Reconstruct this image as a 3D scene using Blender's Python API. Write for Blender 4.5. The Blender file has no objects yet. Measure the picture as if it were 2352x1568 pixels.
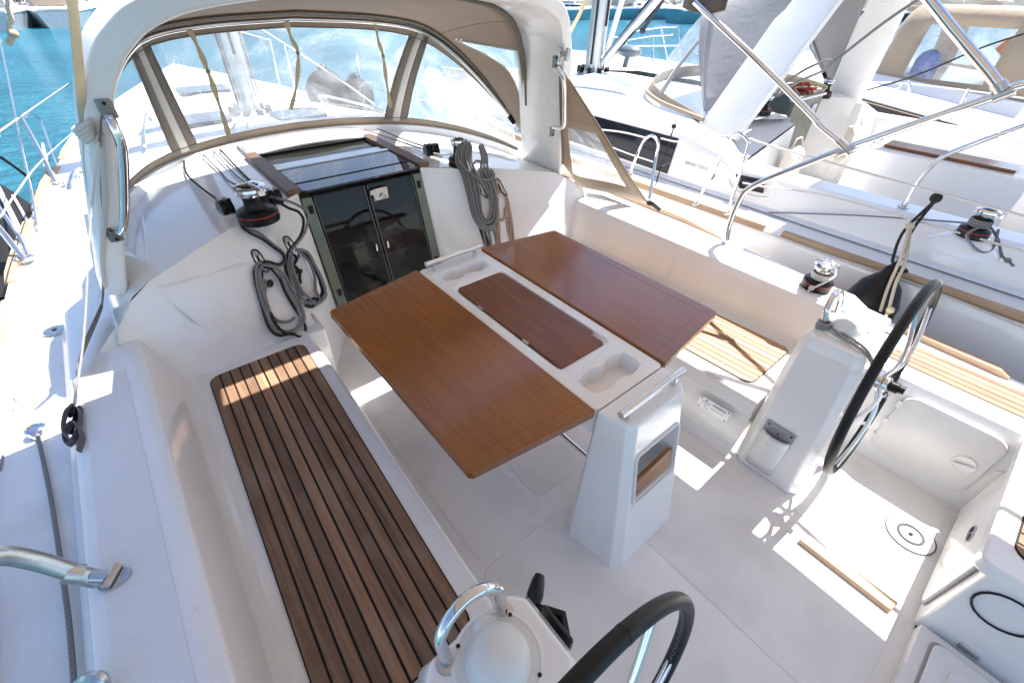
import bpy, bmesh, math, random
from mathutils import Vector, Matrix
from mathutils.geometry import tessellate_polygon
random.seed(7)
R = math.radians
sc = bpy.context.scene
COL = sc.collection
# ------------------------------------------------------------------ camera
F, PITCH, YAW, ROLL = 1015.0, R(38.9), R(40.67), R(1.76)
CAM = Vector((-1.065, 0.0, 1.826))
W0, H0 = 2352.0, 1568.0
fw = Vector((math.sin(YAW)*math.cos(PITCH), math.cos(YAW)*math.cos(PITCH), -math.sin(PITCH)))
_r = Vector((math.cos(YAW), -math.sin(YAW), 0)); _u = _r.cross(fw)
rt = math.cos(ROLL)*_r + math.sin(ROLL)*_u
up = -math.sin(ROLL)*_r + math.cos(ROLL)*_u
def ray(x, y): return fw*F + rt*(x-W0/2) - up*(y-H0/2)
def atz(x, y, z): d = ray(x, y); return CAM + d*((z-CAM.z)/d.z)
def aty(x, y, v): d = ray(x, y); return CAM + d*((v-CAM.y)/d.y)
def atx(x, y, v): d = ray(x, y); return CAM + d*((v-CAM.x)/d.x)
cam = bpy.data.cameras.new('camera'); co = bpy.data.objects.new('camera', cam); COL.objects.link(co)
cam.sensor_width = 36; cam.lens = F/W0*36; cam.clip_end = 3000; cam.clip_start = 0.02
m = Matrix((rt, up, -fw)).transposed().to_4x4(); m.translation = CAM; co.matrix_world = m
sc.camera = co
# ------------------------------------------------------------------ mesh builder
def V(*a): return Vector(a)
class MB:
    def __init__(s): s.v = []; s.f = []; s.uv = {}; s.mi = []; s.cm = 0
    def add(s, vs, fs):
        n = len(s.v); s.v += [Vector(p) for p in vs]
        for f in fs: s.f.append(tuple(i+n for i in f)); s.mi.append(s.cm)
        return n
    def quad(s, a, b, c, d): s.add([a, b, c, d], [(0, 1, 2, 3)])
    def poly(s, pts): s.add(pts, [tuple(range(len(pts)))])
    def box(s, c, d, M=None):
        x, y, z = d[0]/2, d[1]/2, d[2]/2
        vs = [V(i, j, k) for i in (-x, x) for j in (-y, y) for k in (-z, z)]
        if M is not None: vs = [M @ p for p in vs]
        c = V(*c); vs = [p+c for p in vs]
        s.add(vs, [(0, 1, 3, 2), (4, 6, 7, 5), (0, 4, 5, 1), (2, 3, 7, 6), (0, 2, 6, 4), (1, 5, 7, 3)])
    def rings(s, rs, closed=True, cap=True, loop=False):
        n = len(rs[0]); k = len(rs); vs = [p for r in rs for p in r]; fs = []
        for i in range(k if loop else k-1):
            a = i*n; b = ((i+1) % k)*n
            for j in range(n if closed else n-1):
                j2 = (j+1) % n; fs.append((a+j, a+j2, b+j2, b+j))
        if cap and closed and not loop:
            fs.append(tuple(reversed(range(n)))); fs.append(tuple((k-1)*n+j for j in range(n)))
        s.add(vs, fs)
    def prism(s, pts, off):
        off = V(*off); s.rings([[V(*p) for p in pts], [V(*p)+off for p in pts]])
    def tube(s, path, r, n=8, closed=False, taper=None, flat=None):
        P = [V(*p) for p in path]; k = len(P)
        rs = []; L = 0; ul = []
        nrm = None
        for i in range(k):
            a = P[i-1] if (i > 0 or closed) else P[0]; b = P[(i+1) % k] if (i < k-1 or closed) else P[-1]
            t = (b-a).normalized() if (b-a).length > 1e-9 else V(0, 0, 1)
            if nrm is None:
                h = V(0, 0, 1) if abs(t.z) < .9 else V(1, 0, 0)
                nrm = (h - t*h.dot(t)).normalized()
            else:
                nrm = nrm - t*nrm.dot(t)
                nrm = nrm.normalized() if nrm.length > 1e-6 else t.orthogonal().normalized()
            bn = t.cross(nrm)
            rr = r if taper is None else r*taper(i/(k-1))
            fx, fy = (1, 1) if flat is None else flat
            rs.append([P[i] + (nrm*math.cos(q)*fx + bn*math.sin(q)*fy)*rr for q in [2*math.pi*j/n for j in range(n)]])
            if i > 0: L += (P[i]-P[i-1]).length
            ul.append(L)
        f0 = len(s.f); s.rings(rs, True, not closed, closed)
        # uv: along, around
        idx = f0
        for i in range(k if closed else k-1):
            u0 = ul[i]; u1 = ul[i+1] if i+1 < k else ul[-1]+(P[0]-P[-1]).length
            for j in range(n):
                s.uv[idx] = [(u0, j/n), (u0, (j+1)/n), (u1, (j+1)/n), (u1, j/n)]; idx += 1
    def lathe(s, prof, o, ax=(0, 0, 1), n=20):
        ax = V(*ax).normalized(); a = ax.orthogonal().normalized(); b = ax.cross(a); o = V(*o)
        rs = [[o + ax*h + (a*math.cos(q)+b*math.sin(q))*max(r, 1e-4) for q in [2*math.pi*j/n for j in range(n)]] for r, h in prof]
        s.rings(rs)
    def ball(s, c, r, n=12, sc_=(1, 1, 1)):
        c = V(*c); rs = []
        for i in range(1, n):
            t = math.pi*i/n
            rs.append([c+V(r*sc_[0]*math.sin(t)*math.cos(q), r*sc_[1]*math.sin(t)*math.sin(q), r*sc_[2]*math.cos(t)) for q in [2*math.pi*j/(n*2) for j in range(n*2)]])
        s.rings(rs)
    def grid(s, f, nu, nv, flip=False):
        vs = [f(i/nu, j/nv) for i in range(nu+1) for j in range(nv+1)]; fs = []
        for i in range(nu):
            for j in range(nv):
                a = i*(nv+1)+j; q = (a, a+1, a+nv+2, a+nv+1)
                fs.append(q[::-1] if flip else q)
        f0 = len(s.f); s.add(vs, fs); idx = f0
        for i in range(nu):
            for j in range(nv):
                c = [(i/nu, j/nv), (i/nu, (j+1)/nv), ((i+1)/nu, (j+1)/nv), ((i+1)/nu, j/nv)]
                s.uv[idx] = c[::-1] if flip else c; idx += 1
    def holed(s, outer, holes):
        tri = tessellate_polygon([[V(*p) for p in outer]]+[[V(*p) for p in h] for h in holes])
        s.add([V(*p) for p in outer]+[V(*p) for h in holes for p in h], [tuple(t) for t in tri])
    def build(s, name, mats, parent=None, bevel=0, seg=2, solid=0, angle=38, sub=0, origin=None, offset=0):
        if not isinstance(mats, (list, tuple)): mats = [mats]
        xs = [p.x for p in s.v]; ys = [p.y for p in s.v]; zs = [p.z for p in s.v]
        o = V(*origin) if origin else V((min(xs)+max(xs))/2, (min(ys)+max(ys))/2, min(zs))
        me = bpy.data.meshes.new(name); me.from_pydata([p-o for p in s.v], [], s.f)
        for mt in mats: me.materials.append(mt)
        uvl = me.uv_layers.new(name='uv')
        for i, pl in enumerate(me.polygons):
            pl.material_index = s.mi[i] if i < len(s.mi) else 0
            if i in s.uv:
                for c, li in zip(s.uv[i], pl.loop_indices): uvl.data[li].uv = c
        me.validate()
        bm = bmesh.new(); bm.from_mesh(me)
        bmesh.ops.remove_doubles(bm, verts=bm.verts, dist=1e-6)
        bmesh.ops.recalc_face_normals(bm, faces=bm.faces); bm.to_mesh(me); bm.free()
        me.shade_smooth(); me.set_sharp_from_angle(angle=R(angle))
        ob = bpy.data.objects.new(name, me); COL.objects.link(ob)
        if parent is not None:
            ob.parent = parent; ob.location = o - wloc(parent)
        else: ob.location = o
        ob['_w'] = list(o)
        if sub: md = ob.modifiers.new('s', 'SUBSURF'); md.levels = md.render_levels = sub
        if solid: md = ob.modifiers.new('t', 'SOLIDIFY'); md.thickness = solid; md.offset = offset
        if bevel:
            md = ob.modifiers.new('b', 'BEVEL'); md.width = bevel; md.segments = seg; md.limit_method = 'ANGLE'; md.angle_limit = R(32); md.harden_normals = True
        return ob
def wloc(o):
    return Vector(o['_w'])
def tag(o, label=None, cat=None, group=None, kind=None):
    if label: o['label'] = label
    if cat: o['category'] = cat
    if group: o['group'] = group
    if kind: o['kind'] = kind
    return o
def thing(name, loc, label, cat, group=None):
    o = bpy.data.objects.new(name, None); COL.objects.link(o); o.location = loc; o['_w'] = list(loc)
    o.empty_display_size = .1
    return tag(o, label, cat, group)
def copy_tree(o, parent=None):
    c = o.copy(); COL.objects.link(c)
    if parent is not None: c.parent = parent
    for ch in [x for x in bpy.data.objects if x.parent == o]: copy_tree(ch, c)
    return c
def spl(pts, n=8, closed=False):
    P = [V(*p) for p in pts]; out = []; k = len(P)
    for i in range(k if closed else k-1):
        p1 = P[i]; p2 = P[(i+1) % k]
        p0 = P[i-1] if (i > 0 or closed) else p1*2-p2
        p3 = P[(i+2) % k] if (i+2 < k or closed) else p2*2-p1
        for j in range(n):
            t = j/n
            out.append(.5*((2*p1)+(p2-p0)*t+(2*p0-5*p1+4*p2-p3)*t*t+(3*p1-p0-3*p2+p3)*t**3))
    if not closed: out.append(P[-1])
    return out
def lerp(a, b, t): return a+(b-a)*t
def interp(tab, x):
    if x <= tab[0][0]: return tab[0][1]
    for (a, va), (b, vb) in zip(tab, tab[1:]):
        if x <= b: return lerp(va, vb, (x-a)/(b-a))
    return tab[-1][1]
def rrect(x0, x1, y0, y1, r, n=4):
    out = []
    for cx, cy, a0 in ((x1-r, y1-r, 0), (x0+r, y1-r, 90), (x0+r, y0+r, 180), (x1-r, y0+r, 270)):
        for i in range(n+1):
            a = R(a0+90*i/n); out.append((cx+r*math.cos(a), cy+r*math.sin(a)))
    return out
# ------------------------------------------------------------------ materials
def newmat(name):
    mt = bpy.data.materials.new(name); mt.use_nodes = True; nt = mt.node_tree
    return mt, nt, nt.nodes['Principled BSDF'], nt.nodes['Material Output']
def nd(nt, t, **k):
    n = nt.nodes.new(t)
    for a, b in k.items():
        if a in n.inputs: n.inputs[a].default_value = b
        else: setattr(n, a, b)
    return n
def simple(name, col, rough=.5, metal=0, var=.06, scale=6, bump=0, bscale=200, coat=0, spec=.5, rvar=.08, dirt=None, speck=0):
    mt, nt, b, o = newmat(name); L = nt.links.new
    tc = nd(nt, 'ShaderNodeTexCoord'); nz = nd(nt, 'ShaderNodeTexNoise', Scale=scale, Detail=5)
    L(tc.outputs['Object'], nz.inputs['Vector'])
    mx = nd(nt, 'ShaderNodeMix', data_type='RGBA')
    c = list(col)
    d = dirt if dirt else [x*(1-var*2) for x in c]
    mx.inputs[6].default_value = (*d, 1); mx.inputs[7].default_value = (*c, 1)
    mr = nd(nt, 'ShaderNodeMapRange'); mr.inputs[1].default_value = .3; mr.inputs[2].default_value = .62
    L(nz.outputs['Fac'], mr.inputs[0]); L(mr.outputs[0], mx.inputs[0]); L(mx.outputs[2], b.inputs['Base Color'])
    b.inputs['Roughness'].default_value = rough; b.inputs['Metallic'].default_value = metal
    b.inputs['Coat Weight'].default_value = coat; b.inputs['Coat Roughness'].default_value = .08
    b.inputs['Specular IOR Level'].default_value = spec
    if speck:
        ns = nd(nt, 'ShaderNodeTexNoise', Scale=70.0, Detail=2); L(tc.outputs['Object'], ns.inputs['Vector'])
        n6 = nd(nt, 'ShaderNodeTexNoise', Scale=5.0, Detail=8, Roughness=.75, Distortion=2.0); L(tc.outputs['Object'], n6.inputs['Vector'])
        rs_ = nd(nt, 'ShaderNodeMapRange'); rs_.inputs[1].default_value = .735; rs_.inputs[2].default_value = .76; rs_.inputs[4].default_value = .5; L(ns.outputs['Fac'], rs_.inputs[0])
        r6 = nd(nt, 'ShaderNodeMapRange'); r6.inputs[1].default_value = .60; r6.inputs[2].default_value = .78; r6.inputs[4].default_value = speck; L(n6.outputs['Fac'], r6.inputs[0])
        ms_ = nd(nt, 'ShaderNodeMath', operation='MAXIMUM'); L(rs_.outputs[0], ms_.inputs[0]); L(r6.outputs[0], ms_.inputs[1])
        m7 = nd(nt, 'ShaderNodeMix', data_type='RGBA'); m7.inputs[7].default_value = (.50, .47, .42, 1); L(ms_.outputs[0], m7.inputs[0]); L(mx.outputs[2], m7.inputs[6]); L(m7.outputs[2], b.inputs['Base Color'])
    if rvar:
        n2 = nd(nt, 'ShaderNodeTexNoise', Scale=scale*3.1, Detail=4); L(tc.outputs['Object'], n2.inputs['Vector'])
        m2 = nd(nt, 'ShaderNodeMapRange'); m2.inputs[3].default_value = max(.02, rough-rvar); m2.inputs[4].default_value = rough+rvar
        L(n2.outputs['Fac'], m2.inputs[0]); L(m2.outputs[0], b.inputs['Roughness'])
    if bump:
        n3 = nd(nt, 'ShaderNodeTexNoise', Scale=bscale, Detail=3); L(tc.outputs['Object'], n3.inputs['Vector'])
        bp = nd(nt, 'ShaderNodeBump', Strength=bump, Distance=.002); L(n3.outputs['Fac'], bp.inputs['Height']); L(bp.outputs[0], b.inputs['Normal'])
    return mt
GEL = simple('gelcoat_white', (.84, .835, .83), .18, var=.02, scale=2.5, bump=.02, bscale=9, rvar=.06, dirt=(.80, .785, .765), speck=.25, coat=.5)
GELW = simple('gelcoat_warm', (.83, .82, .80), .24, var=.03, scale=2, bump=.02, bscale=9, dirt=(.74, .725, .70), speck=.2, coat=.2)
GELS = simple('gelcoat_plain', (.84, .835, .82), .28, var=.02, scale=1.5, rvar=.05, speck=.25)
def nonskid():
    mt, nt, b, o = newmat('gelcoat_nonskid'); L = nt.links.new
    tc = nd(nt, 'ShaderNodeTexCoord'); nz = nd(nt, 'ShaderNodeTexNoise', Scale=3.0, Detail=6); L(tc.outputs['Object'], nz.inputs['Vector'])
    mx = nd(nt, 'ShaderNodeMix', data_type='RGBA'); mx.inputs[6].default_value = (.70, .69, .665, 1); mx.inputs[7].default_value = (.82, .815, .80, 1)
    mr = nd(nt, 'ShaderNodeMapRange'); mr.inputs[1].default_value = .3; mr.inputs[2].default_value = .55; L(nz.outputs['Fac'], mr.inputs[0]); L(mr.outputs[0], mx.inputs[0])
    L(mx.outputs[2], b.inputs['Base Color']); b.inputs['Roughness'].default_value = .42
    ch = nd(nt, 'ShaderNodeTexChecker', Scale=330.0); L(tc.outputs['Object'], ch.inputs['Vector'])
    bp = nd(nt, 'ShaderNodeBump', Strength=.12, Distance=.001); L(ch.outputs['Fac'], bp.inputs['Height']); L(bp.outputs[0], b.inputs['Normal'])
    return mt
NSK = nonskid()
def wood(name, c1, c2, rough, coat, gs=(28, 1.6, 28), islands=False, bump=.15, weather=None, lo=.48, hi=.95, vlo=.78):
    mt, nt, b, o = newmat(name); L = nt.links.new
    tc = nd(nt, 'ShaderNodeTexCoord'); mp = nd(nt, 'ShaderNodeMapping'); mp.inputs['Scale'].default_value = gs
    L(tc.outputs['Object'], mp.inputs['Vector'])
    vec = mp.outputs[0]
    gi = nd(nt, 'ShaderNodeNewGeometry')
    if islands:
        ad = nd(nt, 'ShaderNodeVectorMath', operation='ADD'); mu = nd(nt, 'ShaderNodeVectorMath', operation='SCALE'); mu.inputs[0].default_value = (37, 91, 13)
        L(gi.outputs['Random Per Island'], mu.inputs['Scale']); L(mu.outputs[0], ad.inputs[0]); L(vec, ad.inputs[1]); vec = ad.outputs[0]
    n1 = nd(nt, 'ShaderNodeTexNoise', Scale=1.0, Detail=7, Roughness=.62, Distortion=.5); L(vec, n1.inputs['Vector'])
    m2 = nd(nt, 'ShaderNodeMapping'); m2.inputs['Scale'].default_value = (9, 1.3, 9)
    L(vec, m2.inputs['Vector']); n2 = nd(nt, 'ShaderNodeTexNoise', Scale=1.0, Detail=4, Roughness=.7); L(m2.outputs[0], n2.inputs['Vector'])
    a = nd(nt, 'ShaderNodeMath', operation='MULTIPLY_ADD'); L(n2.outputs['Fac'], a.inputs[0]); a.inputs[1].default_value = .45; L(n1.outputs['Fac'], a.inputs[2])
    mr = nd(nt, 'ShaderNodeMapRange'); mr.inputs[1].default_value = lo; mr.inputs[2].default_value = hi; L(a.outputs[0], mr.inputs[0])
    mx = nd(nt, 'ShaderNodeMix', data_type='RGBA'); mx.inputs[6].default_value = (*c1, 1); mx.inputs[7].default_value = (*c2, 1); L(mr.outputs[0], mx.inputs[0])
    col = mx.outputs[2]
    n4 = nd(nt, 'ShaderNodeTexNoise', Scale=2.3, Detail=3); L(tc.outputs['Object'], n4.inputs['Vector'])
    hs = nd(nt, 'ShaderNodeHueSaturation'); L(col, hs.inputs['Color'])
    mv = nd(nt, 'ShaderNodeMapRange'); mv.inputs[3].default_value = vlo; mv.inputs[4].default_value = 2-vlo; L(n4.outputs['Fac'], mv.inputs[0])
    if islands:
        m5 = nd(nt, 'ShaderNodeMapRange'); m5.inputs[3].default_value = .62; m5.inputs[4].default_value = 1.36; L(gi.outputs['Random Per Island'], m5.inputs[0])
        mm = nd(nt, 'ShaderNodeMath', operation='MULTIPLY'); L(mv.outputs[0], mm.inputs[0]); L(m5.outputs[0], mm.inputs[1]); L(mm.outputs[0], hs.inputs['Value'])
    else: L(mv.outputs[0], hs.inputs['Value'])
    col = hs.outputs[0]
    if weather:
        mw = nd(nt, 'ShaderNodeMix', data_type='RGBA'); mw.inputs[7].default_value = (*weather, 1); L(col, mw.inputs[6])
        n5 = nd(nt, 'ShaderNodeTexNoise', Scale=5.0, Detail=5); L(tc.outputs['Object'], n5.inputs['Vector'])
        r5 = nd(nt, 'ShaderNodeMapRange'); r5.inputs[1].default_value = .5; r5.inputs[2].default_value = .7; r5.inputs[4].default_value = .55; L(n5.outputs['Fac'], r5.inputs[0]); L(r5.outputs[0], mw.inputs[0]); col = mw.outputs[2]
    L(col, b.inputs['Base Color'])
    b.inputs['Roughness'].default_value = rough; b.inputs['Coat Weight'].default_value = coat; b.inputs['Coat Roughness'].default_value = .13
    bp = nd(nt, 'ShaderNodeBump', Strength=bump, Distance=.0012); L(n1.outputs['Fac'], bp.inputs['Height']); L(bp.outputs[0], b.inputs['Normal'])
    return mt
VARN = wood('varnished_teak', (.115, .030, .003), (.33, .105, .010), .26, .55, gs=(85, 3.5, 85), bump=.05, lo=.22, hi=1.15, vlo=.55)
VARND = wood('varnished_dark', (.09, .024, .007), (.24, .07, .018), .38, .2, gs=(60, 3.2, 60), bump=.08)
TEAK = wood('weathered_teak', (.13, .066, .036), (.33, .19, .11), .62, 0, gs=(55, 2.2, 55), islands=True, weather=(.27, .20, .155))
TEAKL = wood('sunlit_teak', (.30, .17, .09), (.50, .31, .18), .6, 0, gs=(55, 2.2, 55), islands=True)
TEAKR = wood('rail_teak', (.30, .19, .11), (.50, .36, .24), .55, 0, gs=(20, 2.2, 20))
def metal(name, col=(.72, .72, .73), rough=.08):
    return simple(name, col, rough, 1.0, var=.05, scale=8, rvar=.04)
CHR = metal('polished_steel'); STL = metal('brushed_steel', (.55, .56, .57), .28)
ALU = simple('anodised_aluminium', (.55, .57, .58), .35, .9, var=.04)
BLK = simple('black_plastic', (.007, .007, .008), .32, 0, rvar=.1, spec=.3)
BLKM = simple('black_leather', (.008, .008, .009), .42, 0, bump=.25, bscale=420, spec=.3)
RUB = simple('black_rubber', (.012, .011, .011), .6, 0, spec=.2)
def ribbed():
    mt, nt, b, o = newmat('ribbed_grip'); L = nt.links.new; b.inputs['Base Color'].default_value = (.77, .765, .76, 1); b.inputs['Roughness'].default_value = .4
    tc = nd(nt, 'ShaderNodeTexCoord'); w = nd(nt, 'ShaderNodeTexWave', Scale=42.0, Distortion=0.0); w.bands_direction = 'Y'; L(tc.outputs['Object'], w.inputs['Vector'])
    bp = nd(nt, 'ShaderNodeBump', Strength=.35, Distance=.002); L(w.outputs['Fac'], bp.inputs['Height']); L(bp.outputs[0], b.inputs['Normal']); return mt
RIB = ribbed()
RED = simple('red_line', (.45, .02, .02), .4)
WPL = simple('white_plastic', (.74, .74, .73), .3, var=.03)
GRYP = simple('grey_plastic', (.36, .36, .37), .4)
GRN = simple('aluminium_frame_green', (.17, .195, .15), .45, .2)
INK = simple('dark_ink', (.03, .035, .06), .6)
GINK = simple('grey_ink', (.35, .36, .38), .6)
BLU = simple('blue_cloth', (.02, .08, .42), .7)
ORG = simple('orange_foam', (.75, .27, .02), .6)
def cloth(name, col, bump=.4, transl=0):
    mt, nt, b, o = newmat(name); L = nt.links.new
    tc = nd(nt, 'ShaderNodeTexCoord'); nz = nd(nt, 'ShaderNodeTexNoise', Scale=3.5, Detail=6); L(tc.outputs['Object'], nz.inputs['Vector'])
    mx = nd(nt, 'ShaderNodeMix', data_type='RGBA'); mx.inputs[6].default_value = (*[c*.78 for c in col], 1); mx.inputs[7].default_value = (*col, 1); L(nz.outputs['Fac'], mx.inputs[0])
    L(mx.outputs[2], b.inputs['Base Color']); b.inputs['Roughness'].default_value = .85; b.inputs['Sheen Weight'].default_value = .2
    w = nd(nt, 'ShaderNodeTexNoise', Scale=9.0, Detail=3, Distortion=1.2); L(tc.outputs['Object'], w.inputs['Vector'])
    w2 = nd(nt, 'ShaderNodeTexNoise', Scale=600.0, Detail=1); L(tc.outputs['Object'], w2.inputs['Vector'])
    ma = nd(nt, 'ShaderNodeMath', operation='MULTIPLY_ADD'); L(w2.outputs['Fac'], ma.inputs[0]); ma.inputs[1].default_value = .06; L(w.outputs['Fac'], ma.inputs[2])
    bp = nd(nt, 'ShaderNodeBump', Strength=bump, Distance=.012); L(ma.outputs[0], bp.inputs['Height']); L(bp.outputs[0], b.inputs['Normal'])
    if transl:
        tr = nd(nt, 'ShaderNodeBsdfTranslucent'); tr.inputs[0].default_value = (*col, 1); ms = nd(nt, 'ShaderNodeMixShader'); ms.inputs[0].default_value = transl
        L(b.outputs[0], ms.inputs[1]); L(tr.outputs[0], ms.inputs[2]); L(ms.outputs[0], o.inputs['Surface'])
    return mt
CANV = cloth('taupe_canvas', (.36, .29, .225), transl=.28)
CANVD = cloth('taupe_binding', (.17, .14, .11), .5)
CANVG = cloth('pale_grey_canvas', (.36, .355, .36), .3, .1)
CANVB = cloth('beige_canvas', (.42, .34, .25), .4, .15)
BIM = cloth('bimini_canvas', (.56, .49, .42), .3, .6)
ZIP = cloth('white_zip', (.62, .60, .56), .3)
WEB = cloth('beige_webbing', (.74, .66, .50), .3, .55)
BAG = cloth('cream_bag', (.60, .56, .50), .5)
def vinyl(name, haze=.22, tint=(.93, .96, .98)):
    mt, nt, b, o = newmat(name); L = nt.links.new
    tc = nd(nt, 'ShaderNodeTexCoord')
    n1 = nd(nt, 'ShaderNodeTexNoise', Scale=2.2, Detail=9, Roughness=.68, Distortion=1.4); L(tc.outputs['Object'], n1.inputs['Vector'])
    n2 = nd(nt, 'ShaderNodeTexNoise', Scale=90.0, Detail=6, Roughness=.8); L(tc.outputs['Object'], n2.inputs['Vector'])
    mp = nd(nt, 'ShaderNodeMapping'); mp.inputs['Scale'].default_value = (40, 6, 3); L(tc.outputs['Object'], mp.inputs['Vector'])
    n3 = nd(nt, 'ShaderNodeTexNoise', Scale=1.0, Detail=6, Roughness=.75); L(mp.outputs[0], n3.inputs['Vector'])
    r1 = nd(nt, 'ShaderNodeMapRange'); r1.inputs[1].default_value = .42; r1.inputs[2].default_value = .72; r1.inputs[3].default_value = haze*.35; r1.inputs[4].default_value = haze*1.7; L(n1.outputs['Fac'], r1.inputs[0])
    r2 = nd(nt, 'ShaderNodeMapRange'); r2.inputs[1].default_value = .6; r2.inputs[2].default_value = .75; r2.inputs[4].default_value = .25; L(n2.outputs['Fac'], r2.inputs[0])
    r3 = nd(nt, 'ShaderNodeMapRange'); r3.inputs[1].default_value = .58; r3.inputs[2].default_value = .75; r3.inputs[4].default_value = .22; L(n3.outputs['Fac'], r3.inputs[0])
    a1 = nd(nt, 'ShaderNodeMath', operation='MULTIPLY_ADD'); L(r2.outputs[0], a1.inputs[0]); L(n1.outputs['Fac'], a1.inputs[1]); L(r1.outputs[0], a1.inputs[2])
    a2 = nd(nt, 'ShaderNodeMath', operation='ADD', use_clamp=True); L(a1.outputs[0], a2.inputs[0]); L(r3.outputs[0], a2.inputs[1])
    tr = nd(nt, 'ShaderNodeBsdfTransparent'); tr.inputs[0].default_value = (*tint, 1)
    df = nd(nt, 'ShaderNodeBsdfDiffuse'); df.inputs[0].default_value = (.8, .84, .88, 1)
    tl = nd(nt, 'ShaderNodeBsdfTranslucent'); tl.inputs[0].default_value = (.8, .84, .88, 1)
    gl = nd(nt, 'ShaderNodeBsdfGlossy'); gl.inputs['Roughness'].default_value = .08
    bpn = nd(nt, 'ShaderNodeBump', Strength=.35, Distance=.03); L(n1.outputs['Fac'], bpn.inputs['Height']); L(bpn.outputs[0], gl.inputs['Normal'])
    m0 = nd(nt, 'ShaderNodeMixShader'); m0.inputs[0].default_value = .5; L(df.outputs[0], m0.inputs[1]); L(tl.outputs[0], m0.inputs[2])
    m1 = nd(nt, 'ShaderNodeMixShader'); L(a2.outputs[0], m1.inputs[0]); L(tr.outputs[0], m1.inputs[1]); L(m0.outputs[0], m1.inputs[2])
    m2 = nd(nt, 'ShaderNodeMixShader'); m2.inputs[0].default_value = .06; L(m1.outputs[0], m2.inputs[1]); L(gl.outputs[0], m2.inputs[2])
    L(m2.outputs[0], o.inputs['Surface']); return mt
VIN = vinyl('clear_vinyl', .34); VINH = vinyl('cloudy_vinyl', .28)
def tinted(name, k=.3, col=(.010, .011, .011), rough=.03, spec=.7):
    mt, nt, b, o = newmat(name); L = nt.links.new
    b.inputs['Base Color'].default_value = (*col, 1); b.inputs['Roughness'].default_value = rough; b.inputs['Specular IOR Level'].default_value = spec
    tr = nd(nt, 'ShaderNodeBsdfTransparent'); tr.inputs[0].default_value = (.78, .77, .74, 1); ms = nd(nt, 'ShaderNodeMixShader'); ms.inputs[0].default_value = k
    L(b.outputs[0], ms.inputs[1]); L(tr.outputs[0], ms.inputs[2]); L(ms.outputs[0], o.inputs['Surface']); return mt
DGL = tinted('smoked_acrylic', .74, (.006, .006, .006), .02, .9); DGLH = tinted('hatch_glass', .0, (.03, .05, .09), .02); DWIN = tinted('hull_window', 0, (.006, .008, .016), .05, .25)  # bluish base of the hatch glass stands in for reflected sky
def rope(name, c1, c2, thr=.55, su=110, fleck=None):
    mt, nt, b, o = newmat(name); L = nt.links.new
    uv = nd(nt, 'ShaderNodeUVMap'); sp = nd(nt, 'ShaderNodeSeparateXYZ'); L(uv.outputs[0], sp.inputs[0])
    def diag(sg):
        a = nd(nt, 'ShaderNodeMath', operation='MULTIPLY'); L(sp.outputs[0], a.inputs[0]); a.inputs[1].default_value = su
        c = nd(nt, 'ShaderNodeMath', operation='MULTIPLY_ADD'); L(sp.outputs[1], c.inputs[0]); c.inputs[1].default_value = sg*3; L(a.outputs[0], c.inputs[2])
        f = nd(nt, 'ShaderNodeMath', operation='FRACT'); L(c.outputs[0], f.inputs[0]); return f
    d1, d2 = diag(1), diag(-1)
    mn = nd(nt, 'ShaderNodeMath', operation='MULTIPLY'); L(d1.outputs[0], mn.inputs[0]); L(d2.outputs[0], mn.inputs[1])
    gt = nd(nt, 'ShaderNodeMath', operation='GREATER_THAN'); L(mn.outputs[0], gt.inputs[0]); gt.inputs[1].default_value = thr
    mx = nd(nt, 'ShaderNodeMix', data_type='RGBA'); mx.inputs[6].default_value = (*c1, 1); mx.inputs[7].default_value = (*c2, 1); L(gt.outputs[0], mx.inputs[0]); L(mx.outputs[2], b.inputs['Base Color'])
    b.inputs['Roughness'].default_value = .85
    bp = nd(nt, 'ShaderNodeBump', Strength=.6, Distance=.002); L(mn.outputs[0], bp.inputs['Height']); L(bp.outputs[0], b.inputs['Normal']); return mt
RG = rope('grey_rope', (.22, .215, .215), (.025, .025, .03), .5, 45)
RGL = rope('pale_grey_rope', (.22, .21, .205), (.12, .12, .12), .5, 60)
RBK = rope('black_rope', (.010, .010, .011), (.35, .27, .10), .72, 30)
RRD = rope('red_fleck_rope', (.42, .36, .30), (.32, .05, .03), .35, 40)
RWH = rope('white_rope', (.62, .60, .56), (.42, .40, .37), .5, 60)
RBW = rope('zebra_cord', (.5, .5, .48), (.012, .012, .014), .22, 90)
RBE = rope('beige_rope', (.55, .47, .34), (.33, .27, .18), .5, 60)
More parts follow.
